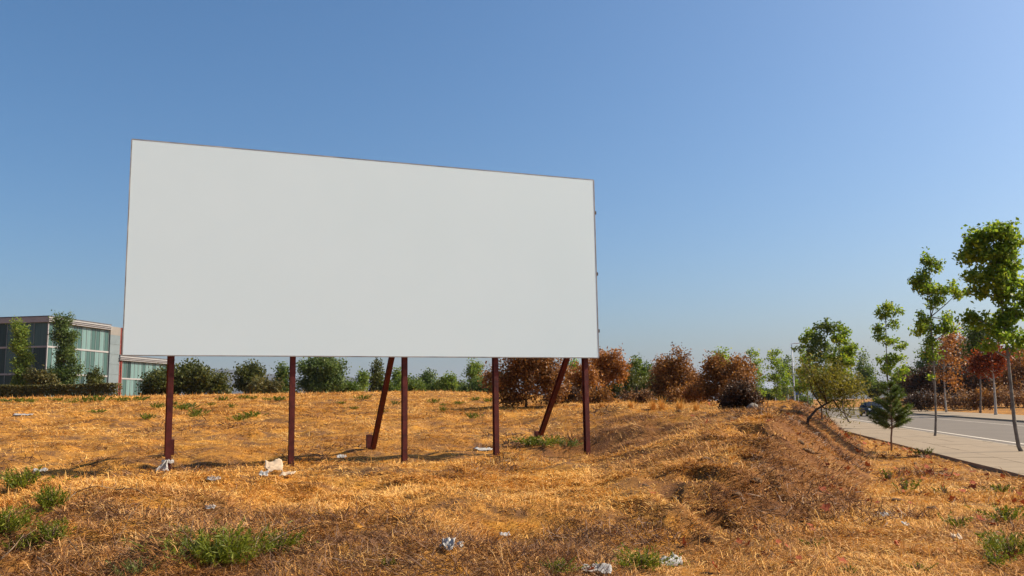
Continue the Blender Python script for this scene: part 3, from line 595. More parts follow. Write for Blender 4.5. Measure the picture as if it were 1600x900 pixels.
# ---- trees and bushes behind the field (left half)
TG = 'trees in the line behind the field'
for k, (nm, cat, Y, u, lab, bl, mat, n, size) in enumerate([
    ('evergreen_bush', 'bush', 86, 290, 'large rounded dark green bush beside the glass building', [(290, 592, 34, 22), (318, 596, 28, 20), (265, 598, 28, 20), (300, 582, 22, 14), (335, 605, 20, 14), (275, 585, 18, 12), (345, 610, 14, 10)], L_dark, 420, 0.27),
    ('evergreen_bush', 'bush', 84, 240, 'lower olive green bush in front of the glass building wing', [(245, 604, 16, 14), (235, 610, 14, 10), (256, 600, 12, 14)], L_dark, 120, 0.25),
    ('evergreen_tree', 'tree', 90, 387, 'dark tree with a domed top between the first two posts', [(385, 583, 15, 12), (390, 592, 19, 14), (380, 600, 18, 14), (398, 600, 14, 12)], L_dark, 150, 0.28),
    ('brown_shrub', 'shrub', 86, 415, 'brownish green shrub right of the dark domed tree', [(412, 607, 18, 12), (398, 612, 14, 9), (425, 606, 12, 12)], L_hedge, 110, 0.25),
    ('green_tree', 'tree', 92, 443, 'narrow green tree touching the second post', [(442, 585, 9, 10), (441, 598, 11, 12), (446, 610, 12, 10)], L_green, 80, 0.26),
    ('poplar_tree', 'tree', 94, 503, 'broad airy green tree right of the second post', [(500, 572, 24, 14), (515, 570, 18, 14), (485, 580, 18, 14), (522, 585, 16, 16), (500, 592, 28, 16), (478, 600, 20, 14), (530, 578, 10, 14), (512, 605, 24, 13), (488, 566, 10, 8)], L_poplar, 330, 0.26),
    ('green_bush', 'bush', 98, 545, 'low green bush right of the broad airy tree', [(540, 608, 14, 9), (553, 610, 12, 8)], L_green, 70, 0.27),
    ('poplar_tree', 'tree', 100, 568, 'thin pale young tree left of the slanted brace', [(568, 590, 7, 9), (567, 602, 8, 9)], L_lime, 50, 0.24),
    ('evergreen_tree', 'tree', 104, 588, 'pointed dark green tree behind the slanted brace', [(588, 577, 7, 9), (587, 590, 11, 10), (589, 604, 12, 10)], L_dark, 90, 0.27),
    ('green_bush', 'bush', 104, 608, 'round green bush between brace and centre post', [(606, 608, 12, 9), (616, 611, 9, 7)], L_green, 60, 0.27),
    ('poplar_tree', 'tree', 106, 622, 'light green young tree touching the centre post', [(622, 585, 7, 8), (622, 598, 9, 9)], L_lime, 50, 0.25),
    ('green_bush', 'bush', 102, 648, 'dense green bush right of the centre post', [(645, 605, 14, 11), (655, 608, 12, 10)], L_green, 90, 0.27),
    ('evergreen_tree', 'tree', 106, 668, 'dark young tree with upright branches right of the centre post', [(668, 588, 7, 9), (669, 599, 10, 10), (665, 609, 12, 8), (674, 592, 5, 6)], L_poplar, 90, 0.26),
    ('green_bush', 'bush', 104, 684, 'small dark bush at the foot of the dark young tree', [(684, 609, 10, 8)], L_green, 40, 0.27),
    ('poplar_tree', 'tree', 100, 700, 'yellow green young tree with two tips', [(695, 596, 7, 10), (704, 598, 7, 11), (700, 609, 14, 9)], L_lime, 90, 0.25),
    ('evergreen_tree', 'tree', 190, 717, 'small far rounded dark tree on the skyline', [(717, 603, 9, 6), (712, 608, 8, 5)], L_dark, 40, 0.4),
    ('evergreen_tree', 'tree', 200, 655, 'far flat dark tree on the skyline right of the centre post', [(652, 600, 18, 5), (668, 603, 14, 5)], L_dark, 50, 0.45),
    ('pine_tree', 'tree', 106, 741, 'upright yellow green conifer left of the fourth post', [(741, 575, 8, 8), (740, 585, 10, 8), (742, 597, 11, 9)], L_lime, 90, 0.25),
    ('green_bush', 'bush', 96, 742, 'wide olive green bush at the foot of the conifer', [(735, 609, 16, 9), (752, 608, 15, 10), (765, 611, 12, 9)], L_poplar, 120, 0.26),
    ('green_bush', 'bush', 110, 778, 'green bush behind the fourth post', [(780, 608, 16, 10), (790, 600, 12, 10)], L_green, 70, 0.3)]):
    tree(nm, lab, cat, Y, u, [(u, 616), (bl[0][0], bl[0][1] + 4)], bl, mat, M_bark if mat is not L_lime else M_bark_pale, 0.09, n, 10, size, 240 + k, TG, 14, sig=size * 1.1)

# ---- planting by the glass building
PG = 'columnar poplars before the glass building'
tree('poplar_tree', 'left of the two columnar poplars before the glass building', 'tree', 86, 33, [(33, 600), (33, 560), (30, 510)],
     [(26, 512, 7, 10), (34, 522, 8, 12), (30, 540, 11, 16), (36, 562, 13, 18), (32, 585, 13, 16), (33, 602, 9, 10)], L_lime, M_bark, 0.12, 260, 9, 0.20, 270, PG, 20, sig=0.22, up=0.1)
tree('poplar_tree', 'right and bushier columnar poplar hiding the corner of the glass building', 'tree', 87, 102, [(102, 600), (100, 550), (98, 500)],
     [(93, 500, 7, 11), (104, 503, 7, 12), (95, 525, 11, 16), (106, 528, 10, 16), (98, 555, 14, 18), (110, 548, 10, 18), (92, 585, 14, 16), (108, 585, 15, 18), (116, 525, 5, 12), (100, 604, 16, 8)], L_poplar, M_bark, 0.14, 460, 9, 0.20, 271, PG, 26, sig=0.22, up=0.1)
bush('brown_shrub', 'brownish shrub between the two columnar poplars', 85, 66, 605, [(62, 590, 14, 13), (72, 598, 14, 11), (55, 602, 12, 9)], L_hedge, 130, 9, 0.22, 272)
tree('magnolia_tree', 'small dark tiered tree left of the red column', 'tree', 85, 149, [(149, 602), (149, 582)], [(149, 583, 6, 5), (149, 590, 11, 5), (148, 597, 14, 5), (149, 604, 15, 5)], L_dark, M_bark, 0.08, 110, 9, 0.2, 273, None, 8, sig=0.18)
def hedge():
    rng = np.random.default_rng(9)
    a = at(-70, 620, 79); b = at(186, 620, 79)
    root_loc = np.array([(a[0] + b[0]) / 2, 79, 0]); root_loc[2] = hz(root_loc[0], 79)
    root = thing('hedge', 'long clipped brown green hedge in front of the glass building', 'hedge', root_loc)
    n = 11000; x = rng.uniform(a[0], b[0], n) - root_loc[0]; dep = rng.uniform(-0.6, 0.6, n); top = 1.28 + 0.12 * vnoise(x / 1.5, x * 0 + 2, 3)
    z = top * rng.uniform(0, 1, n) ** 0.75
    k = rng.uniform(0, 1, n) < 0.55; dep[k] = -0.6 + rng.normal(size=k.sum()) * 0.07
    V, Fq = leaf_quads(np.stack([x, dep, z], 1), 0.2, rng)
    link('foliage', fast_mesh('foliage', V, Fq, L_hedge), root)
    mb = MB()
    for xx in np.arange(a[0] + 0.3, b[0], 0.9):
        x0 = xx - root_loc[0]; mb.tube([[x0, 0, -0.2], [x0 + rng.normal() * .1, rng.normal() * .1, 0.6], [x0 + rng.normal() * .2, 0, 1.1]], [0.05, 0.035, 0.015], 5)
    mb.build('stems', M_bark_dark, root)
hedge()

# ------------------------------------------------------------------ glass building
def glassmat(name, c1, c2, rough=0.08, spec=0.6):
    m, nt, N, L, B = nodes(name)
    g = N.new('ShaderNodeTexCoord'); mp = N.new('ShaderNodeMapping'); mp.inputs['Scale'].default_value = (9, 9, 0.12)
    nz = N.new('ShaderNodeTexNoise'); nz.inputs['Scale'].default_value = 1.0; nz.inputs['Detail'].default_value = 2
    L.new(g.outputs['Object'], mp.inputs['Vector']); L.new(mp.outputs[0], nz.inputs['Vector'])
    L.new(ramp(nt, nz.outputs['Fac'], [(0.35, c1), (0.65, c2)]), B.inputs['Base Color'])
    B.inputs['Roughness'].default_value = rough; B.inputs['Specular IOR Level'].default_value = spec
    return m
M_gl_pale = glassmat('glass_over_white_blind', (0.10, 0.175, 0.165), (0.14, 0.225, 0.215), 0.3, 0.4)
M_gl_mid = glassmat('teal_glass', (0.032, 0.075, 0.068), (0.058, 0.11, 0.10), 0.3, 0.35)
M_gl_dark = glassmat('dark_glass', (0.012, 0.030, 0.028), (0.025, 0.052, 0.048), 0.35, 0.25)
M_slab = surf('white_slab_edge', (0.26, 0.25, 0.245), (0.32, 0.31, 0.30), 1.0, 0.7)
M_conc = surf('grey_concrete_cladding', (0.125, 0.155, 0.165), (0.16, 0.195, 0.205), 0.8, 0.8)
M_beige = surf('beige_cladding', (0.19, 0.175, 0.155), (0.23, 0.21, 0.185), 0.8, 0.8)
M_red = surf('red_painted_steel', (0.15, 0.030, 0.022), (0.22, 0.045, 0.032), 2.0, 0.6)
M_roofdk = surf('dark_roof_edge', (0.06, 0.06, 0.065), (0.11, 0.11, 0.115), 1.0, 0.7)
M_mull = surf('grey_mullion', (0.16, 0.19, 0.19), (0.22, 0.26, 0.26), 2.0, 0.5)
e1 = np.array([0.146, 0.989]); e2 = np.array([-0.989, 0.146])       # lit facade direction, shaded facade direction
def building(label, corner, z0, levels, LR, LL, ztop, blind_seed, column, pattern):
    """corner: near corner; levels: slab heights; LR, LL: facade lengths along e1 and e2"""
    root = thing('glass_building', label, 'building', (corner[0], corner[1], z0))
    P = lambda a, b, z: np.array([a * e1[0] + b * e2[0], a * e1[1] + b * e2[1], z])
    ang = math.atan2(e1[1], e1[0])
    rng = np.random.default_rng(blind_seed)
    mb = MB(); c = P(LR / 2, LL / 2, 0)
    mb.box(c[0], c[1], (ztop - z0) / 2 - 0.7, LR - 1.0, LL - 1.0, ztop - z0 - 0.5, ang); mb.build('core', M_gl_dark, root)
    for i, z in enumerate(levels):
        mb = MB(); last = i == len(levels) - 1
        th = 0.62 if last else 0.20; ov = 0.35 if last else 0.12
        c = P(LR / 2 - ov / 2 + 0.05, LL / 2 - ov / 2 + 0.05, z - z0)
        mb.box(c[0], c[1], c[2] - th / 2, LR + ov, LL + ov, th, ang)
        o = mb.build('roof' if last else 'floor_slab', M_slab, root)
        if last:
            mb = MB(); mb.box(c[0], c[1], c[2] + 0.06, LR + ov + 0.06, LL + ov + 0.06, 0.115, ang); mb.build('roof_edge', M_roofdk, o)
            for j in range(3):
                mb = MB(); mb.bar(P(-0.45, -0.40, c[2] - 0.16 - 0.2 * j), P(LR + 0.1, -0.40, c[2] - 0.16 - 0.2 * j), 0.06, 0.07); mb.build('roof_louvre', M_slab, o)
    for i in range(len(levels)):
        zb = z0 if i == 0 else levels[i - 1]; zt = levels[i] - (0.62 if i == len(levels) - 1 else 0.20)
        zb += 0.004; h = zt - zb - 0.01
        for (L_, fac, wd) in ((LR, 0, 0.86), (LL, 1, 1.7)):
            n = int(L_ / wd); wd = L_ / n
            for k in range(n):
                mat = M_gl_mid
                if fac == 0:
                    mat = (M_gl_pale, M_gl_mid, M_gl_dark)[pattern[(k + i * 3) % len(pattern)]]
                else: mat = (M_gl_dark, M_gl_dark, M_gl_mid)[rng.integers(0, 3)]  # shaded facade gets mostly darker panes, its shade put into the glass colour
                m0 = MB(); m0.box(0, 0, 0, wd - 0.05, 0.05, h)
                c = P((k + 0.5) * wd, 0.03, zb - z0 + h / 2) if fac == 0 else P(0.03, (k + 0.5) * wd, zb - z0 + h / 2)
                o = m0.build('window', mat, root, c); o.rotation_euler = (0, 0, ang if fac == 0 else math.atan2(e2[1], e2[0]))
            m0 = MB()
            for k in range(n + 1):
                a = P(k * wd, -0.02, 0) if fac == 0 else P(-0.02, k * wd, 0)
                m0.bar(a + [0, 0, zb - z0], a + [0, 0, zb - z0 + h], 0.045, 0.06, up=(e1[0], e1[1], 0))
            m0.build('mullions', M_mull, root)
    m0 = MB(); m0.bar(P(-0.10, -0.10, 0), P(-0.10, -0.10, ztop - z0 - 0.8), 0.12, 0.12, up=(e1[0], e1[1], 0)); m0.build('corner_mullion', M_slab, root)
    if column:
        m0 = MB(); c = P(LR + 1.3, 1.9, 0); hh = ztop - z0 - 0.1
        m0.box(c[0], c[1], hh / 2 - 0.55, 2.35, 4.2, hh - 1.1, ang); m0.build('concrete_wall', M_conc, root)
        m0 = MB(); m0.box(c[0], c[1], hh - 0.55, 2.36, 4.21, 1.09, ang); m0.build('parapet', M_beige, root)
        for j in range(6):
            m0 = MB(); m0.bar(P(LR + 0.15, -0.22, 0.9 + j * 1.3), P(LR + 2.45, -0.22, 0.9 + j * 1.3), 0.03, 0.03); m0.build('panel_joint', M_mull, root)
        m0 = MB(); a = P(LR + 2.62, -0.2, -0.1)
        for dd in (-0.11, 0.11): m0.bar(a + [dd * e1[0], dd * e1[1], 0], a + [dd * e1[0], dd * e1[1], hh + 0.1], 0.03, 0.46, up=(e1[0], e1[1], 0))
        m0.bar(a, a + [0, 0, hh + 0.1], 0.19, 0.06, up=(e1[0], e1[1], 0)); m0.build('steel_column', M_red, root)
    return root
cz = at(76, 495, 100); zb_ = hz(cz[0], 100)
building('three storey glass office building with pale slab edges and a red steel column', (cz[0], 100), zb_, [at(76, 582, 100)[2], at(76, 540, 100)[2], cz[2]], 11.6, 26, cz[2], 3, True, [0, 0, 1, 1, 0, 1, 1, 2, 0, 1, 0, 1, 1])
c2 = at(187, 556, 114)
building('lower glass office wing with pale blinds showing beneath the billboard', (c2[0], 114), hz(c2[0], 114), [at(187, 590, 114)[2], c2[2]], 12.2, 10, c2[2], 4, False, [0, 1, 0, 0, 1, 2, 0, 0, 0, 1, 0])

# ------------------------------------------------------------------ car, lamp, signs, house
M_car = surf('dark_blue_car_paint', (0.007, 0.012, 0.028), (0.010, 0.017, 0.036), 2, 0.5, spec=0.12)
M_cglass = surf('car_glass', (0.012, 0.02, 0.03), (0.02, 0.03, 0.042), 2, 0.45, spec=0.1)
M_tyre = surf('tyre_rubber', (0.012, 0.012, 0.012), (0.025, 0.025, 0.025), 5, 0.9)
M_rim = surf('alloy_rim', (0.35, 0.35, 0.36), (0.5, 0.5, 0.5), 5, 0.35, metal=0.8)
M_lampglass = surf('headlight_glass', (0.6, 0.62, 0.62), (0.75, 0.76, 0.75), 5, 0.15)
M_galv = surf('galvanised_steel', (0.42, 0.43, 0.44), (0.56, 0.57, 0.58), 3, 0.5)
def loft(mb, secs, n=14, cap=True):       # secs: (y, z0, z1, halfwidth, squareness)
    V = []
    for (y, z0, z1, hw, p) in secs:
        for k in range(n):
            a = 2 * math.pi * (k + 0.5) / n; ca, sa = math.cos(a), math.sin(a)
            V.append([hw * math.copysign(abs(ca) ** p, ca), y, (z0 + z1) / 2 + (z1 - z0) / 2 * math.copysign(abs(sa) ** p, sa)])
    m = len(secs); Fc = [[i * n + k, i * n + (k + 1) % n, (i + 1) * n + (k + 1) % n, (i + 1) * n + k] for i in range(m - 1) for k in range(n)]
    mb.add(V, Fc)
    if cap:
        for i, y in ((0, secs[0]), (m - 1, secs[-1])):
            base = [V[i * n + k] for k in range(n)]; ctr = [0, y[0], (y[1] + y[2]) / 2]
            mb.add(base + [ctr], [[k, (k + 1) % n, n, n] for k in range(n)])
def car():
    p = at(1363, 648, 88.0); t, s = ts(p[0], p[1]); x, y = xy(t, s)
    root = thing('car', 'dark blue hatchback driving towards the viewer, half hidden by the young pine', 'car', (x, y, -0.13), rz=RZ + math.radians(4))
    mb = MB(); loft(mb, [(-2.08, .32, .62, .70, .55), (-1.98, .22, .74, .82, .5), (-1.5, .2, .86, .87, .45), (-.9, .2, .96, .89, .42), (0, .2, .98, .9, .4), (1.2, .2, 1.0, .9, .42), (1.8, .24, 1.0, .87, .45), (2.05, .32, .92, .8, .5)]); mb.build('body', M_car, root, smooth=True)
    mb = MB(); loft(mb, [(-.95, .9, .99, .78, .5), (-.3, .9, 1.36, .70, .5), (.1, .9, 1.45, .66, .5), (1.0, .9, 1.44, .66, .5), (1.6, .9, 1.25, .7, .5), (1.95, .88, 1.0, .74, .5)]); mb.build('roof', M_car, root, smooth=True)
    ws = MB(); ws.add([[-.68, -.86, 1.02], [.68, -.86, 1.02], [.58, -.26, 1.37], [-.58, -.26, 1.37], [-.66, -.83, 1.0], [.66, -.83, 1.0], [.56, -.2, 1.36], [-.56, -.2, 1.36]], [[0, 1, 2, 3], [4, 7, 6, 5], [0, 4, 5, 1], [1, 5, 6, 2], [2, 6, 7, 3], [3, 7, 4, 0]]); ws.build('windscreen', M_cglass, root)
    for sx in (-1, 1):
        g = MB(); g.add([[sx * .79, -.55, 1.0], [sx * .79, 1.35, 1.02], [sx * .685, 1.15, 1.34], [sx * .675, -.05, 1.36], [sx * .74, -.55, 1.0], [sx * .74, 1.35, 1.02], [sx * .64, 1.15, 1.34], [sx * .63, -.05, 1.36]], [[0, 1, 2, 3], [4, 7, 6, 5], [0, 4, 5, 1], [1, 5, 6, 2], [2, 6, 7, 3], [3, 7, 4, 0]]); g.build('side_window', M_cglass, root)
        g = MB(); loft(g, [(-2.06, .58, .72, .10, .7), (-1.9, .56, .76, .17, .7), (-1.72, .62, .78, .14, .7)]); g.build('headlight', M_lampglass, root, (sx * .62, 0, 0), True)
        g = MB(); loft(g, [(-.72, .98, 1.1, .09, .7), (-.58, .96, 1.12, .1, .7)]); g.build('mirror', M_car, root, (sx * .97, 0, 0), True)
        for yy in (-1.3, 1.28):
            g = MB(); g.tube([[-.1, 0, 0], [-.09, 0, 0], [.09, 0, 0], [.1, 0, 0]], [.27, .31, .31, .27], 18); wo = g.build('wheel', M_tyre, root, (sx * .79, yy, .31))
            g = MB(); g.tube([[sx * .07, 0, 0], [sx * .112, 0, 0]], [.2, .19], 14); g.build('rim', M_rim, wo)
    g = MB(); g.box(0, -2.09, .44, .8, .05, .16); g.build('grille', M_tyre, root)
    g = MB(); g.box(0, -2.125, .40, .5, .015, .1); g.build('number_plate', M_paint, root)
car()

def lamp():
    b = at(1243, 643, 119.6)
    root = thing('street_lamp', 'tall slim grey street lamp left of the roadside trees', 'street lamp', (b[0], b[1], -0.02))
    top = at(1238, 537, 119.6); h = top[2] + 0.02
    mb = MB(); mb.tube([[0, 0, 0], [0, 0, 1.2], [0, 0, h]], [0.13, 0.10, 0.06], 10); mb.build('pole', M_galv, root, smooth=True)
    mb = MB(); mb.bar([-0.1, 0, h - 0.03], [0.45, 0, h + 0.04], 0.07, 0.07); mb.build('arm', M_galv, root)
    mb = MB(); loft(mb, [(-.45, -.03, .05, .10, .7), (0, -.07, .09, .16, .7), (.4, -.05, .06, .12, .7)]); o = mb.build('lamp_head', M_galv, root, (0.72, 0, h + 0.05), True); o.rotation_euler = (0, 0, math.pi / 2)
    mb = MB(); mb.box(0, 0, 0.08, 0.4, 0.4, 0.16); mb.build('base', M_kerb, root)
lamp()
M_blue = surf('blue_sign_paint', (0.04, 0.10, 0.28), (0.05, 0.12, 0.32), 3, 0.5)
def posts():
    for k, (u, v, Y) in enumerate([(1211, 611, 150), (1231, 611, 152)]):
        p = at(u, v, Y); g = hz(p[0], Y)
        o = MB().tube([[0, 0, -0.3], [0, 0, p[2] - g]], [0.09, 0.07], 8).build('metal_post', M_galv, None, (p[0], Y, g))
        tag(o, 'thin grey post beyond the mound, %s the street lamp' % ('two steps left of' if k == 0 else 'close beside'), 'post', 'thin grey posts beyond the mound')
    p = at(1247, 612, 150); g = hz(p[0], 150)
    r = thing('road_sign', 'small blue road sign just right of the lamp pole', 'sign', (p[0], 150, g))
    MB().tube([[0, 0, -0.2], [0, 0, p[2] - g + .5]], [0.05, 0.05], 7).build('pole', M_galv, r)
    MB().box(0, -0.075, p[2] - g, 1.0, 0.04, 1.1).build('sign_plate', M_blue, r)
    for k, (u, v0, v1) in enumerate([(1284, 657, 633), (1291, 650, 632)]):
        q = on_ground(u, v0, 60); hh = (v0 - v1) / F_PX * q[1]
        o = MB().tube([[0, 0, -0.2], [0.02, 0, hh * .5], [0.01, 0, hh]], [0.03, 0.028, 0.024], 6).build('wooden_stake', M_twig, None, q)
        tag(o, 'thin wooden stake under the leaning shrub, %s of two' % ('nearer' if k == 0 else 'farther'), 'stake', 'thin stakes under the leaning shrub')
posts()
def house():
    p = at(1205, 612, 235); g = 0.3
    r = thing('house', 'distant low house with pale roof between the roadside trees', 'house', (p[0], 235, g), rz=-0.1)
    MB().box(0, 0, 1.9, 14, 8, 3.8).build('wall', surf('house_wall', (0.10, 0.10, 0.11), (0.15, 0.15, 0.16), 1, 0.8), r)
    mb = MB(); mb.add([[-7.5, -4.6, 3.7], [7.5, -4.6, 3.7], [7.5, 0, 6.0], [-7.5, 0, 6.0], [-7.5, 4.6, 3.7], [7.5, 4.6, 3.7]], [[0, 1, 2, 3], [3, 2, 5, 4], [0, 3, 4, 4], [1, 5, 2, 2], [0, 4, 5, 1]])
    mb.build('roof', surf('pale_metal_roof', (0.28, 0.31, 0.36), (0.36, 0.39, 0.44), 1, 0.5), r)
    for k in range(5):
        w_ = MB().box(-5 + 2.5 * k, -4.03, 2.0, 1.2, 0.08, 1.4).build('window', M_gl_dark, r)
        MB().box(-5 + 2.5 * k, -4.05, 1.24, 1.4, 0.16, 0.1).build('sill', M_slab, w_)
house()
for k, (u, v, Y, ru, rv, mat, lab) in enumerate([
    (1225, 612, 185, 14, 7, L_olive, 'yellow shrub on the far verge behind the posts'),
    (1195, 616, 188, 14, 6, L_green, 'low green hedge bush below the distant house'),
    (1212, 618, 186, 12, 5, L_green, 'low green bush left of the yellow far shrub'),
    (1222, 632, 178, 5, 3, L_green, 'tiny green bush on the far orange verge left of the lamp'),
    (1258, 628, 178, 8, 5, L_green, 'small green bush on the far orange verge right of the lamp'),
    (1290, 612, 182, 20, 10, L_green, 'dark bush mass behind the leaning shrub'),
    (1345, 600, 165, 18, 14, L_green, 'green tree at the far bend behind the car'),
    (1366, 608, 160, 16, 12, L_dark, 'dark green bush at the far bend behind the pine'),
    (1410, 605, 150, 16, 14, L_green, 'green bush right of the little pine at the road edge'),
    (1318, 604, 172, 16, 14, L_green, 'green bush left of the far bend'),
    (1270, 600, 195, 26, 14, L_dark, 'dark tree line piece behind the lamp'),
    (1160, 606, 190, 26, 12, L_green, 'green bush behind the burnt heap')]):
    bush('far_bush', lab, Y, u, v + rv * 0.5, [(u, v, ru, rv), (u + ru * .5, v + rv * .2, ru * .6, rv * .7), (u - ru * .5, v + rv * .25, ru * .6, rv * .65)], mat, 60 + ru * 3, 9, 0.38, 300 + k, 'bushes at the far end of the street', 0.42, 8)
for k, (u, Y, lab, bl) in enumerate([(1350, 150, 'far street tree with upright crown behind the car', [(1350, 560, 8, 10), (1346, 575, 12, 12), (1356, 585, 14, 12), (1348, 598, 14, 12)]),
                                     (1420, 140, 'far street tree between the pine and the slender plane', [(1412, 585, 12, 10), (1420, 600, 13, 11)])]):
    tree('plane_tree', lab, 'tree', Y, u, [(u, 615), (u, 580)], bl, L_green, M_bark, 0.12, 90, 9, 0.34, 330 + k, None, 10, sig=0.4)

# ------------------------------------------------------------------ dry grass
def dry_grass():
    rng = np.random.default_rng(21)
    def sample(n, r0, r1, pw):
        q = rng.uniform(0, 1, n)
        if abs(pw - 2) < 1e-6: r = r0 * (r1 / r0) ** q
        else: e = 2 - pw; r = (r0 ** e + q * (r1 ** e - r0 ** e)) ** (1 / e)
        a = np.radians(rng.uniform(-40, 40, n)); return r * np.sin(a), r * np.cos(a), r
    xs = [sample(430000, 4.0, 18, 0.8), sample(620000, 14, 90, 1.7)]
    x = np.concatenate([q[0] for q in xs]); y = np.concatenate([q[1] for q in xs]); r = np.concatenate([q[2] for q in xs])
    t, s = ts(x, y)
    dens = vnoise(x / 0.9, y / 0.9, 31) + 0.7 * vnoise(x / 0.35, y / 0.35, 32) + 0.6 * vnoise(x / 4, y / 4, 33)
    foot = np.interp(s, [6, 9.5, 11.7, 14.6, 19.4, 25, 31, 40], [-1.5, -0.5, 0.9, 2.4, 3.1, 3.9, 4.7, 5.6])
    so = soil(x, y)
    keep = (t < 5.95) & (s < 150) & (dens - 0.42 * so > rng.uniform(-0.95, 0.2, len(x)))
    x, y, r, dens, so = x[keep], y[keep], r[keep], dens[keep], so[keep]; n = len(x)
    z = height(x, y)
    flow = 2 * math.pi * (vnoise(x / 2.2, y / 2.2, 35) * 1.6) + rng.normal(size=n) * 1.3 + 2.6
    L = rng.uniform(0.06, 0.24, n) * (0.8 + 0.5 * np.clip(dens, -0.5, 0.8)) * np.clip(1 + (r - 15) / 90, 1, 1.7)
    elev = np.abs(rng.normal(size=n)) * 0.30 + 0.02
    stalk = rng.uniform(0, 1, n) < 0.018; elev[stalk] = rng.uniform(0.7, 1.4, stalk.sum()); L[stalk] *= 1.25
    d = np.stack([np.cos(flow) * np.cos(elev), np.sin(flow) * np.cos(elev), np.sin(elev)], 1)
    side = np.stack([-np.sin(flow), np.cos(flow), rng.normal(size=n) * 0.5], 1); side /= np.linalg.norm(side, axis=1)[:, None]
    wd = np.maximum(0.0028, 0.00036 * r) * rng.uniform(0.7, 1.5, n)
    P = np.stack([x, y, z - 0.008], 1); w_ = (side * wd[:, None]); l_ = d * L[:, None]
    mid = P + l_ * 0.55 + np.array([0, 0, 1]) * (L * 0.10)[:, None]; tip = P + l_ + np.array([0, 0, -1]) * (L * 0.06)[:, None]
    brown = rng.uniform(0, 1, n) < 0.15 + 0.55 * np.clip((17 - r) / 8, 0, 1) + 0.75 * so + 0.8 * vnoise(x / 1.8, y / 1.8, 37) + 0.9 * np.exp(-((x + 4.6) / 2.6) ** 2 - ((y - 10) / 3) ** 2)
    for nm, sel, mat, lab in (('dry_grass', ~brown, M_straw, 'golden dry grass matted over the field'), ('withered_grass', brown, M_strawb, 'browner withered grass in the foreground and on the bank')):
        near = (r < 22) & sel; far = (r >= 22) & sel
        V5 = np.stack([P - w_, P + w_, mid + w_ * .8, mid - w_ * .8, tip], 1)[near].reshape(-1, 3); k = near.sum()
        i0 = np.arange(k)[:, None] * 5
        F5 = np.concatenate([i0 + [0, 1, 2], i0 + [0, 2, 3], i0 + [3, 2, 4]])
        V3 = np.stack([P - w_, P + w_, tip + (mid - P) * 0.2], 1)[far].reshape(-1, 3); m = far.sum()
        F3 = np.arange(3 * m).reshape(m, 3) + 5 * k
        tag(link(nm, fast_mesh(nm, np.vstack([V5, V3]), np.vstack([F5, F3]), mat)), lab, 'grass', kind='stuff')
dry_grass()

def dry_brush():
    """dark dead stalks tangled in the hollows and in the brushy left foreground"""
    rng = np.random.default_rng(88); n = 190000
    r_ = 5 * (40 / 5) ** rng.uniform(0, 1, n); a = np.radians(rng.uniform(-40, 40, n)); x = r_ * np.sin(a); y = r_ * np.cos(a)
    dens = vnoise(x / 0.8, y / 0.8, 41) + 0.8 * vnoise(x / 2.6, y / 2.6, 42)
    left = np.exp(-((x + 4.6) / 2.6) ** 2 - ((y - 9.5) / 2.6) ** 2)
    t, s = ts(x, y); foot = np.interp(s, [6, 9.5, 11.7, 14.6, 19.4, 25, 31, 40], [-1.5, -0.5, 0.9, 2.4, 3.1, 3.9, 4.7, 5.6])
    fl = np.exp(-((t - foot + 1.5) / 1.2) ** 2)
    keep = (dens + 2.6 * left + 0.5 * fl > 0.26 + 0.25 * rng.uniform(0, 1, n)) & (t < 5.8)
    x, y, r_ = x[keep], y[keep], r_[keep]; n = len(x); z = height(x, y)
    az = rng.uniform(0, 6.283, n); el = np.abs(rng.normal(size=n)) * 0.5; L = rng.uniform(0.08, 0.30, n)
    d = np.stack([np.cos(az) * np.cos(el), np.sin(az) * np.cos(el), np.sin(el)], 1) * L[:, None]
    sd_ = np.cross(d, rng.normal(size=(n, 3))); sd_ /= np.linalg.norm(sd_, axis=1)[:, None]
    wd = (np.maximum(0.0026, 0.00034 * r_) * rng.uniform(.6, 1.4, n))[:, None]
    P = np.stack([x, y, z], 1); md = P + d * .5 + rng.normal(size=(n, 3)) * 0.02; md[:, 2] = np.maximum(md[:, 2], z + .01)
    V = np.stack([P - sd_ * wd, P + sd_ * wd, md + sd_ * wd * .8, md - sd_ * wd * .8, P + d], 1).reshape(-1, 3)
    i0 = np.arange(n)[:, None] * 5; Fc = np.concatenate([i0 + [0, 1, 2], i0 + [0, 2, 3], i0 + [3, 2, 4]])
    tag(link('dry_brush', fast_mesh('dry_brush', V, Fc, M_brush)), 'dark dead stalks tangled in the hollows of the straw', 'brush', kind='stuff')
M_brush = leafmat('dead_stalks', G((0.045, 0.022, 0.012), (0.11, 0.05, 0.024), (0.20, 0.095, 0.042), (0.30, 0.16, 0.075)), 0.1, 0.8, 1.0)
dry_brush()

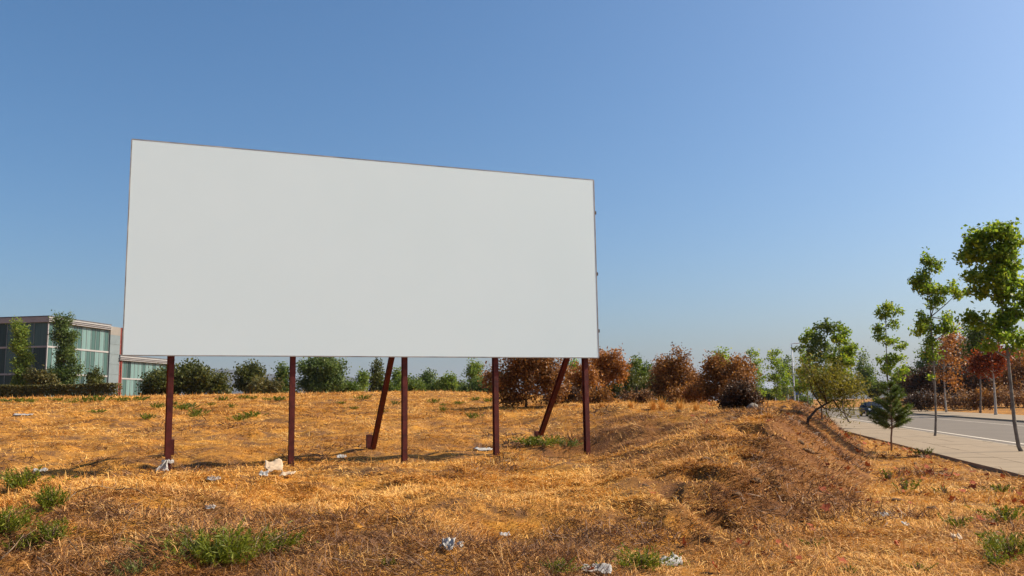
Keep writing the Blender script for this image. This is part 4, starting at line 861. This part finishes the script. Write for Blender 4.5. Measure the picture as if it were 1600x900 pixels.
# ------------------------------------------------------------------ green weeds
def weed_mesh(name, wdt, hgt, n, seed, mat, fine=0.009, upright=0.6):
    rng = np.random.default_rng(seed); nst = max(5, n // 26)
    bx = rng.normal(size=(nst, 2)) * wdt * 0.20; out = bx * 1.2 + rng.normal(size=(nst, 2)) * wdt * 0.15
    hh = hgt * rng.uniform(0.45, 1.1, nst)
    k = rng.integers(0, nst, n); f = rng.uniform(0.05, 1, n) ** 0.8
    P = np.stack([bx[k, 0] + out[k, 0] * f, bx[k, 1] + out[k, 1] * f, hh[k] * f * (1 - 0.15 * f)], 1)
    d = rng.normal(size=(n, 3)) * 0.6; d[:, 2] += upright; d[:, :2] += out[k] / max(wdt, 1e-3); d /= np.linalg.norm(d, axis=1)[:, None]
    sd_ = np.cross(d, rng.normal(size=(n, 3))); sd_ /= np.linalg.norm(sd_, axis=1)[:, None]
    L = hgt * rng.uniform(0.11, 0.24, n)[:, None]; W = fine * rng.uniform(.7, 1.4, n)[:, None]
    V = np.stack([P, P + d * L * .45 + sd_ * W, P + d * L, P + d * L * .45 - sd_ * W], 1).reshape(-1, 3)
    return fast_mesh(name, V, np.arange(4 * n).reshape(n, 4), mat)
def stems_mesh(wdt, hgt, seed):
    rng = np.random.default_rng(seed); mb = MB()
    for k in range(9):
        a = rng.uniform(0, 6.28); r_ = rng.uniform(.1, .4) * wdt
        mb.tube([[0, 0, -.03], [r_ * .5 * math.cos(a), r_ * .5 * math.sin(a), hgt * .4], [r_ * math.cos(a), r_ * math.sin(a), hgt * rng.uniform(.6, .9)]], [.006, .005, .003], 4)
    return mb.mesh('stems', M_twig)
def weed(u, v, wpx, hpx, label, seed, group=None, mat=None, n=700, Y=None):
    q = on_ground(u, v); sc = math.hypot(q[0], q[1]) / F_PX
    root = thing('green_weed', label, 'weed', q, group)
    W, H = wpx * sc, hpx * sc
    link('leaves', weed_mesh('leaves', W, H, int(n * 1.7), seed, mat or L_weed, max(0.0045, 0.00055 * q[1])), root)
    tag(link('stems', stems_mesh(W, H, seed), root), kind='stuff')
for k, a in enumerate([
    (36, 763, 36, 28, 'rounded bright green weed alone in the straw at the far left', 900),
    (78, 800, 28, 36, 'upright green weed behind the curved dry branch', 700),
    (80, 848, 30, 32, 'green weed below the upright one in the left brush', 500),
    (8, 838, 34, 38, 'green weed cut by the left picture edge', 700),
    (38, 862, 40, 24, 'low dark green weed in the left corner brush', 400),
    (350, 888, 92, 56, 'biggest green weed, a wide leafy clump with twigs in the foreground', 2200),
    (435, 862, 42, 30, 'sparse green weed spreading right of the wide foreground clump', 500),
    (300, 880, 40, 36, 'leafy weed at the left side of the wide foreground clump', 600),
    (215, 898, 44, 22, 'low green weed at the bottom edge left of the wide clump', 500),
    (850, 697, 66, 16, 'low spreading green weed between the right brace and the rightmost post', 900),
    (885, 699, 40, 13, 'flat green weed beside the rightmost post', 500),
    (826, 696, 22, 14, 'small green weed just left of the right brace foot', 300),
    (1004, 890, 54, 32, 'grassy green weed beside the white plastic in the foreground', 900),
    (868, 898, 50, 18, 'green weed at the bottom edge left of the white plastic', 700),
    (607, 886, 16, 16, 'tiny green weed in straw left of the torn paper', 150),
    (1580, 872, 54, 34, 'bright green weed at the lower right edge', 1000),
    (1556, 885, 34, 20, 'small green weed touching the bright one at lower right', 400),
    (1570, 815, 34, 22, 'green weed among red leaves at the right edge', 500),
    (1567, 772, 20, 14, 'small green weed close to the pavement edge at the right', 250),
    (1498, 825, 26, 20, 'thin green weed among the fallen leaves', 250),
    (1415, 768, 26, 18, 'thin yellowish weed below the little pine', 200),
    (1390, 752, 14, 18, 'narrow weed left of the yellowish one below the pine', 120),
    (1265, 856, 26, 14, 'low weed on the bare bank foot', 220),
    (1445, 712, 20, 12, 'small weed right of the little pine on the pavement edge', 200),
    (1477, 772, 18, 12, 'small weed between the pine and the right picture edge', 120),
    (1434, 893, 26, 12, 'small weed at the bottom edge left of the lower right clump', 200),
    (230, 656, 18, 11, 'low green weed left of the first post', 220),
    (1325, 895, 20, 10, 'tiny weed at the bottom edge under the bank', 140)]):
    weed(a[0], a[1], a[2], a[3], a[4], 400 + k, 'green weeds in the dry ground', L_weed if k not in (7, 8, 10) else L_weed2, a[5])
far_w = [(8, 628, 14, 5), (32, 628, 22, 6), (50, 629, 10, 4), (95, 627, 16, 5), (112, 630, 10, 4), (131, 629, 16, 9), (157, 627, 22, 9), (193, 627, 12, 7), (218, 626, 18, 6), (243, 638, 16, 8), (272, 634, 12, 8), (285, 641, 22, 8), (298, 637, 16, 8), (305, 652, 14, 7), (312, 648, 18, 9), (330, 634, 10, 5), (347, 626, 12, 7), (362, 637, 8, 6), (383, 623, 12, 6), (395, 624, 10, 5), (373, 658, 18, 9), (395, 652, 22, 9), (434, 626, 22, 7), (567, 624, 14, 7), (617, 633, 8, 8), (597, 645, 10, 5), (553, 640, 12, 5), (677, 630, 12, 7), (695, 634, 12, 4), (693, 643, 8, 8), (742, 626, 12, 6), (764, 628, 14, 7), (740, 654, 14, 9), (535, 631, 12, 4), (150, 645, 20, 5), (716, 632, 14, 5)]
wm = [weed_mesh('far_weed', 1.0, 0.42, 750, 500 + k, L_weed if k else L_weed2, 0.035, 0.4) for k in range(4)]
for k, (u, v, wp, hp) in enumerate(far_w):
    q = on_ground(u, v); sc = math.hypot(q[0], q[1]) / F_PX
    o = link('green_weed', wm[k % 4 if k % 3 == 0 else 1 + k % 3], None, q); o.scale = (wp * sc * 1.0, wp * sc * 1.0, hp * sc / 0.42); o.rotation_euler = (0, 0, k * 1.7)
    tag(o, 'small green weed tuft dotted over the far dry field', 'weed', 'small green weeds on the far field')

# ------------------------------------------------------------------ dry branches, leaves, stones, litter
def branch(pts, r, label, name='dry_branch'):
    P = [on_ground(u, v) + np.array([0, 0, h]) for (u, v, h) in pts]
    P = np.array(P); tt = np.linspace(0, 1, 14); ti = np.linspace(0, 1, len(P))
    Pi = np.stack([np.interp(tt, ti, P[:, k]) for k in range(3)], 1)
    for _ in range(2): Pi[1:-1] = (Pi[:-2] + 2 * Pi[1:-1] + Pi[2:]) / 4
    o0 = Pi[0].copy(); mb = MB(); mb.tube(Pi - o0, np.linspace(r, r * .4, 14), 6)
    rng = np.random.default_rng(int(pts[0][0]))
    for k in (4, 7, 10):
        a = Pi[k] - o0; d = rng.normal(size=3) * .08; d[2] = abs(d[2]) + .03; mb.tube([a, a + d * .6, a + d * 1.3], [r * .5, r * .4, r * .2], 5)
    tag(mb.build(name, M_twig, None, o0, smooth=True), label, 'branch', 'dry branches in the foreground')
branch([(98, 790, 0.02), (120, 785, 0.16), (150, 782, 0.20), (178, 775, 0.1)], 0.010, 'long curved brown branch arching behind the left brush')
branch([(178, 772, 0.05), (210, 775, 0.1), (240, 785, 0.02)], 0.008, 'thin arching twig right of the long curved branch')
branch([(398, 872, 0.03), (430, 866, 0.16), (450, 862, 0.2), (490, 850, 0.22)], 0.010, 'forked dark twig rising right over the wide green clump')
branch([(395, 876, 0.05), (405, 860, 0.18), (424, 850, 0.24)], 0.009, 'short dark twig slanting up over the wide green clump')
branch([(305, 880, 0.05), (296, 862, 0.14), (290, 858, 0.1)], 0.009, 'bent brown twig left of the wide green clump')
branch([(0, 880, 0.02), (20, 870, 0.1), (36, 858, 0.14)], 0.010, 'pale stick in the left corner brush')
branch([(35, 866, 0.04), (60, 880, 0.06), (95, 900, 0.03)], 0.009, 'pale straw coloured stick lying towards the bottom edge')
branch([(104, 845, 0.02), (118, 868, 0.08), (135, 895, 0.03)], 0.007, 'yellow stalk lying right of the left weeds')
branch([(180, 855, 0.02), (195, 838, 0.1), (205, 822, 0.16)], 0.006, 'pale stalk standing in the middle of the left brush')

M_dleaf = leafmat('fallen_leaf', G((0.14, 0.022, 0.010), (0.26, 0.045, 0.016), (0.32, 0.075, 0.022), (0.34, 0.13, 0.045)), 0.15, 2.0, 1.0, 0.85)
def fallen():
    rng = np.random.default_rng(77); meshes = []
    for k in range(6):
        n = 11; V = [[0, 0, 0.02]]
        for i in range(n):
            a = 2 * math.pi * i / n; r_ = (1.0 if i % 2 == 0 else 0.58) * rng.uniform(.8, 1.1)
            V.append([r_ * math.cos(a), r_ * math.sin(a), 0.25 * r_ * r_ * rng.uniform(0.1, 1.3)])
        meshes.append(fast_mesh('fallen_leaf', np.array(V), np.array([[0, 1 + i, 1 + (i + 1) % n] for i in range(n)]), M_dleaf))
    k = 0
    while k < 210:
        s = rng.uniform(8, 36); t = rng.uniform(-1.5, 5.9); x, y = xy(t, s)
        foot = np.interp(s, [6, 9.5, 11.7, 14.6, 19.4, 25, 31, 40], [-1.5, -0.5, 0.9, 2.4, 3.1, 3.9, 4.7, 5.6])
        if t < foot - 1.0 and rng.uniform() < 0.85: continue
        if y < 7 or abs(x / y) > 0.66: continue
        o = link('fallen_leaf', meshes[k % 6], None, (x, y, hz(x, y) + rng.uniform(0.02, 0.06)))
        sc = rng.uniform(0.038, 0.075) * (1 + s / 50); o.scale = (sc, sc, sc); o.rotation_euler = (rng.normal() * .45, rng.normal() * .45, rng.uniform(0, 6.28))
        tag(o, 'curled red brown leaf fallen on the dry verge beside the pavement', 'leaf', 'fallen leaves on the verge'); k += 1
fallen()

M_rock = surf('grey_rock', (0.13, 0.115, 0.10), (0.25, 0.22, 0.185), 5, 0.9, 20, 0.6, 0.02)
M_clod = surf('dark_soil_clod', (0.075, 0.040, 0.020), (0.20, 0.11, 0.05), 6, 1.0, 25, 0.8, 0.02)
def rock_mesh(name, seed, mat):
    rng = np.random.default_rng(seed); n, m = 10, 7; V = []
    for i in range(m):
        ph = math.pi * i / (m - 1)
        for k in range(n):
            a = 2 * math.pi * k / n; d = np.array([math.sin(ph) * math.cos(a), math.sin(ph) * math.sin(a), math.cos(ph)])
            q = 1 + 0.9 * vnoise(np.array([d[0] * 1.7 + seed * 3.1 + d[2]]), np.array([d[1] * 1.7 + seed * 1.3 - d[2]]), seed)[0]
            V.append(d * q)
    Fc = np.array([[i * n + k, (i + 1) * n + k, (i + 1) * n + (k + 1) % n, i * n + (k + 1) % n] for i in range(m - 1) for k in range(n)])
    return fast_mesh(name, np.array(V), Fc, mat, False)
def rock(u, v, wpx, hpx, label, seed, mat=None, name='rock', group=None):
    q = on_ground(u, v, 60); sc = math.hypot(q[0], q[1]) / F_PX
    o = link(name, rock_mesh(name, seed, mat or M_rock), None, q + np.array([0, 0, hpx * sc * .25])); o.scale = (wpx * sc / 2, wpx * sc / 2.4, hpx * sc / 2)
    o.rotation_euler = (0, 0, seed); tag(o, label, name.replace('_', ' '), group)
rock(1176, 639, 16, 10, 'pale grey boulder at the foot of the burnt heap', 3)
rock(1191, 651, 10, 6, 'small grey rock below the pale boulder', 4)
rock(1062, 644, 7, 5, 'small dark stone on the mound crest', 5, M_clod)
rock(1225, 645, 14, 7, 'dark flat stone left of the lamp foot', 6, M_clod)
rock(1238, 647, 12, 7, 'dark stone right at the lamp foot', 7, M_clod)
rock(1252, 650, 9, 9, 'dark block beside the leaning trunk', 8, M_clod)
rock(1455, 798, 16, 9, 'dark stone half buried among fallen leaves', 9, M_clod)
def clods():
    rng = np.random.default_rng(55)
    ms = [rock_mesh('soil_clod', 20 + k, M_clod) for k in range(5)]
    for k in range(60):
        s = rng.uniform(13, 34); foot = np.interp(s, [6, 9.5, 11.7, 14.6, 19.4, 25, 31, 40], [-1.5, -0.5, 0.9, 2.4, 3.1, 3.9, 4.7, 5.6]); t = foot - 1.6 + rng.normal() * 1.0
        x, y = xy(t, s); r_ = rng.uniform(0.03, 0.10)
        o = link('soil_clod', ms[k % 5], None, (x, y, hz(x, y) - r_ * .1)); o.scale = (r_ * rng.uniform(1, 1.7), r_, r_ * .6); o.rotation_euler = (rng.normal() * .3, rng.normal() * .3, rng.uniform(0, 6))
        tag(o, 'dark clod of earth on the slope of the bank', 'clod', 'earth clods on the bank')
clods()

M_white = leafmat('white_plastic', G((0.34, 0.31, 0.28), (0.42, 0.39, 0.36), (0.50, 0.48, 0.45), (0.56, 0.54, 0.52)), 0.25, 3, 1.0, 0.4)
M_card = surf('pale_cardboard', (0.42, 0.29, 0.18), (0.56, 0.43, 0.30), 6, 0.85)
def sheet(u, v, wpx, hpx, label, cat, name, seed, mat, rough=0.5, stand=0.6):
    """crumpled sheet: a folded, bent grid with real relief"""
    q = on_ground(u, v); sc = math.hypot(q[0], q[1]) / F_PX; rng = np.random.default_rng(seed); n = 12
    W, H = wpx * sc, hpx * sc
    a, b = np.meshgrid(np.linspace(-.5, .5, n), np.linspace(-.5, .5, n)); a = a.ravel(); b = b.ravel()
    nz = vnoise(a * 4 + seed, b * 4, seed) + 0.6 * vnoise(a * 9 + seed, b * 9, seed + 1)
    ex = a * W * (1 - 0.2 * np.abs(b)) + rng.normal(size=n * n) * W * .02; ey = b * max(W * .8, H) * .8
    ez = H * (0.18 + stand * (b + .5) * .8 + rough * nz)
    V = np.stack([ex, ey + 0.15 * W * nz, np.maximum(ez, 0.004)], 1)
    Fc = np.array([[i * n + k, i * n + k + 1, (i + 1) * n + k + 1, (i + 1) * n + k] for i in range(n - 1) for k in range(n - 1) if not (rng.uniform() < .06 and (i in (0, n - 2) or k in (0, n - 2)))])
    o = link(name, fast_mesh(name, V, Fc, mat), None, q + np.array([0, 0, .01])); o.rotation_euler = (0, 0, rng.uniform(-.4, .4))
    md = o.modifiers.new('thickness', 'SOLIDIFY'); md.thickness = 0.003
    tag(o, label, cat)
def bag_on_post():
    p = bp(1.0, 0.10, 0); g = hz(p[0], p[1])
    root = thing('plastic_bag', 'white plastic bag tied round the foot of the leftmost post', 'bag', (p[0], p[1], g))
    n = 18; V = []; rng = np.random.default_rng(4)
    for i, (z, r_) in enumerate([(0.24, .12), (0.21, .135), (0.17, .13)]):
        for k in range(n): a = 2 * math.pi * k / n; V.append([r_ * math.cos(a), 0.10 + r_ * math.sin(a), z + .012 * rng.normal()])
    Fc = [[i * n + k, i * n + (k + 1) % n, (i + 1) * n + (k + 1) % n, (i + 1) * n + k] for i in range(2) for k in range(n)]
    MB().add(V, Fc).build('knot', M_white, root)
    m_ = 9; V = []
    for i in range(m_):
        f = i / (m_ - 1)
        for k in range(m_):
            gk = k / (m_ - 1) - .5; V.append([0.05 + gk * (0.05 + 0.22 * f) - 0.05 * f, -0.06 - 0.16 * f + 0.05 * math.sin(9 * gk + f * 3), 0.22 * (1 - f) + 0.02 + 0.02 * math.sin(gk * 21)])
    Fc = [[i * m_ + k, i * m_ + k + 1, (i + 1) * m_ + k + 1, (i + 1) * m_ + k] for i in range(m_ - 1) for k in range(m_ - 1)]
    MB().add(V, Fc).build('flap', M_white, root)
bag_on_post()
sheet(428, 740, 26, 17, 'torn pale cardboard sheet bent upright near the second post', 'cardboard', 'cardboard_sheet', 31, M_card, 0.35, 1.0)
sheet(412, 745, 14, 10, 'pale crumpled paper left of the torn cardboard', 'paper', 'crumpled_paper', 12, M_white, 0.6, 0.7)
sheet(448, 745, 22, 8, 'brownish cardboard flap right of the torn sheet', 'cardboard', 'cardboard_sheet', 13, M_card, 0.5, 0.6)
sheet(334, 752, 22, 8, 'white paper scrap lying between the first two posts', 'paper', 'crumpled_paper', 14, M_white)
sheet(328, 798, 15, 6, 'small white paper scrap above the wide green clump', 'paper', 'crumpled_paper', 15, M_white)
sheet(754, 704, 30, 7, 'flat white plastic strip beside the fourth post', 'plastic sheet', 'plastic_sheet', 16, M_white, 0.6, 0.3)
sheet(699, 866, 22, 16, 'torn grey and white paper lump in the foreground straw', 'paper', 'crumpled_paper', 17, M_white, 0.9, 0.8)
sheet(716, 858, 14, 9, 'smaller torn paper right beside the grey white lump', 'paper', 'crumpled_paper', 18, M_white, 0.9, 0.6)
sheet(789, 840, 16, 8, 'white scrap in straw above the white plastic', 'paper', 'crumpled_paper', 19, M_white, 0.5, 0.4)
sheet(932, 896, 46, 14, 'long white plastic bag at the bottom edge', 'plastic bag', 'plastic_bag', 20, M_white, 0.6, 0.4)
sheet(1048, 884, 34, 20, 'crumpled white plastic bag right of the grassy weed', 'plastic bag', 'plastic_bag', 24, M_white, 0.8, 0.35)
sheet(63, 738, 18, 6, 'white scrap right of the rounded weed at the far left', 'paper', 'crumpled_paper', 22, M_white)
sheet(36, 650, 24, 4, 'pale flat litter on the far left field', 'litter', 'plastic_sheet', 23, M_white)
sheet(1382, 808, 12, 8, 'white scrap low on the bank foot', 'paper', 'crumpled_paper', 24, M_white)
sheet(1415, 822, 10, 6, 'small white scrap right of the one on the bank foot', 'paper', 'crumpled_paper', 25, M_white)
sheet(1495, 845, 14, 12, 'pale torn scrap among the fallen leaves', 'paper', 'crumpled_paper', 26, M_card)
sheet(534, 716, 16, 5, 'white scrap near the left brace foot', 'paper', 'crumpled_paper', 27, M_white)

# ------------------------------------------------------------------ haze
mb = MB(); mb.box(0, 0, 170, 20000, 20000, 346)
hz_m = bpy.data.materials.new('haze'); hz_m.use_nodes = True; hn = hz_m.node_tree.nodes; hn.clear()
out = hn.new('ShaderNodeOutputMaterial'); pv = hn.new('ShaderNodeVolumePrincipled'); pv.inputs['Color'].default_value = (0.74, 0.83, 1.0, 1); pv.inputs['Density'].default_value = 0.00005; pv.inputs['Anisotropy'].default_value = 0.0
hz_m.node_tree.links.new(pv.outputs[0], out.inputs['Volume'])
tag(mb.build('haze', hz_m), 'pale bluish summer haze over the whole scene', 'haze', kind='stuff')
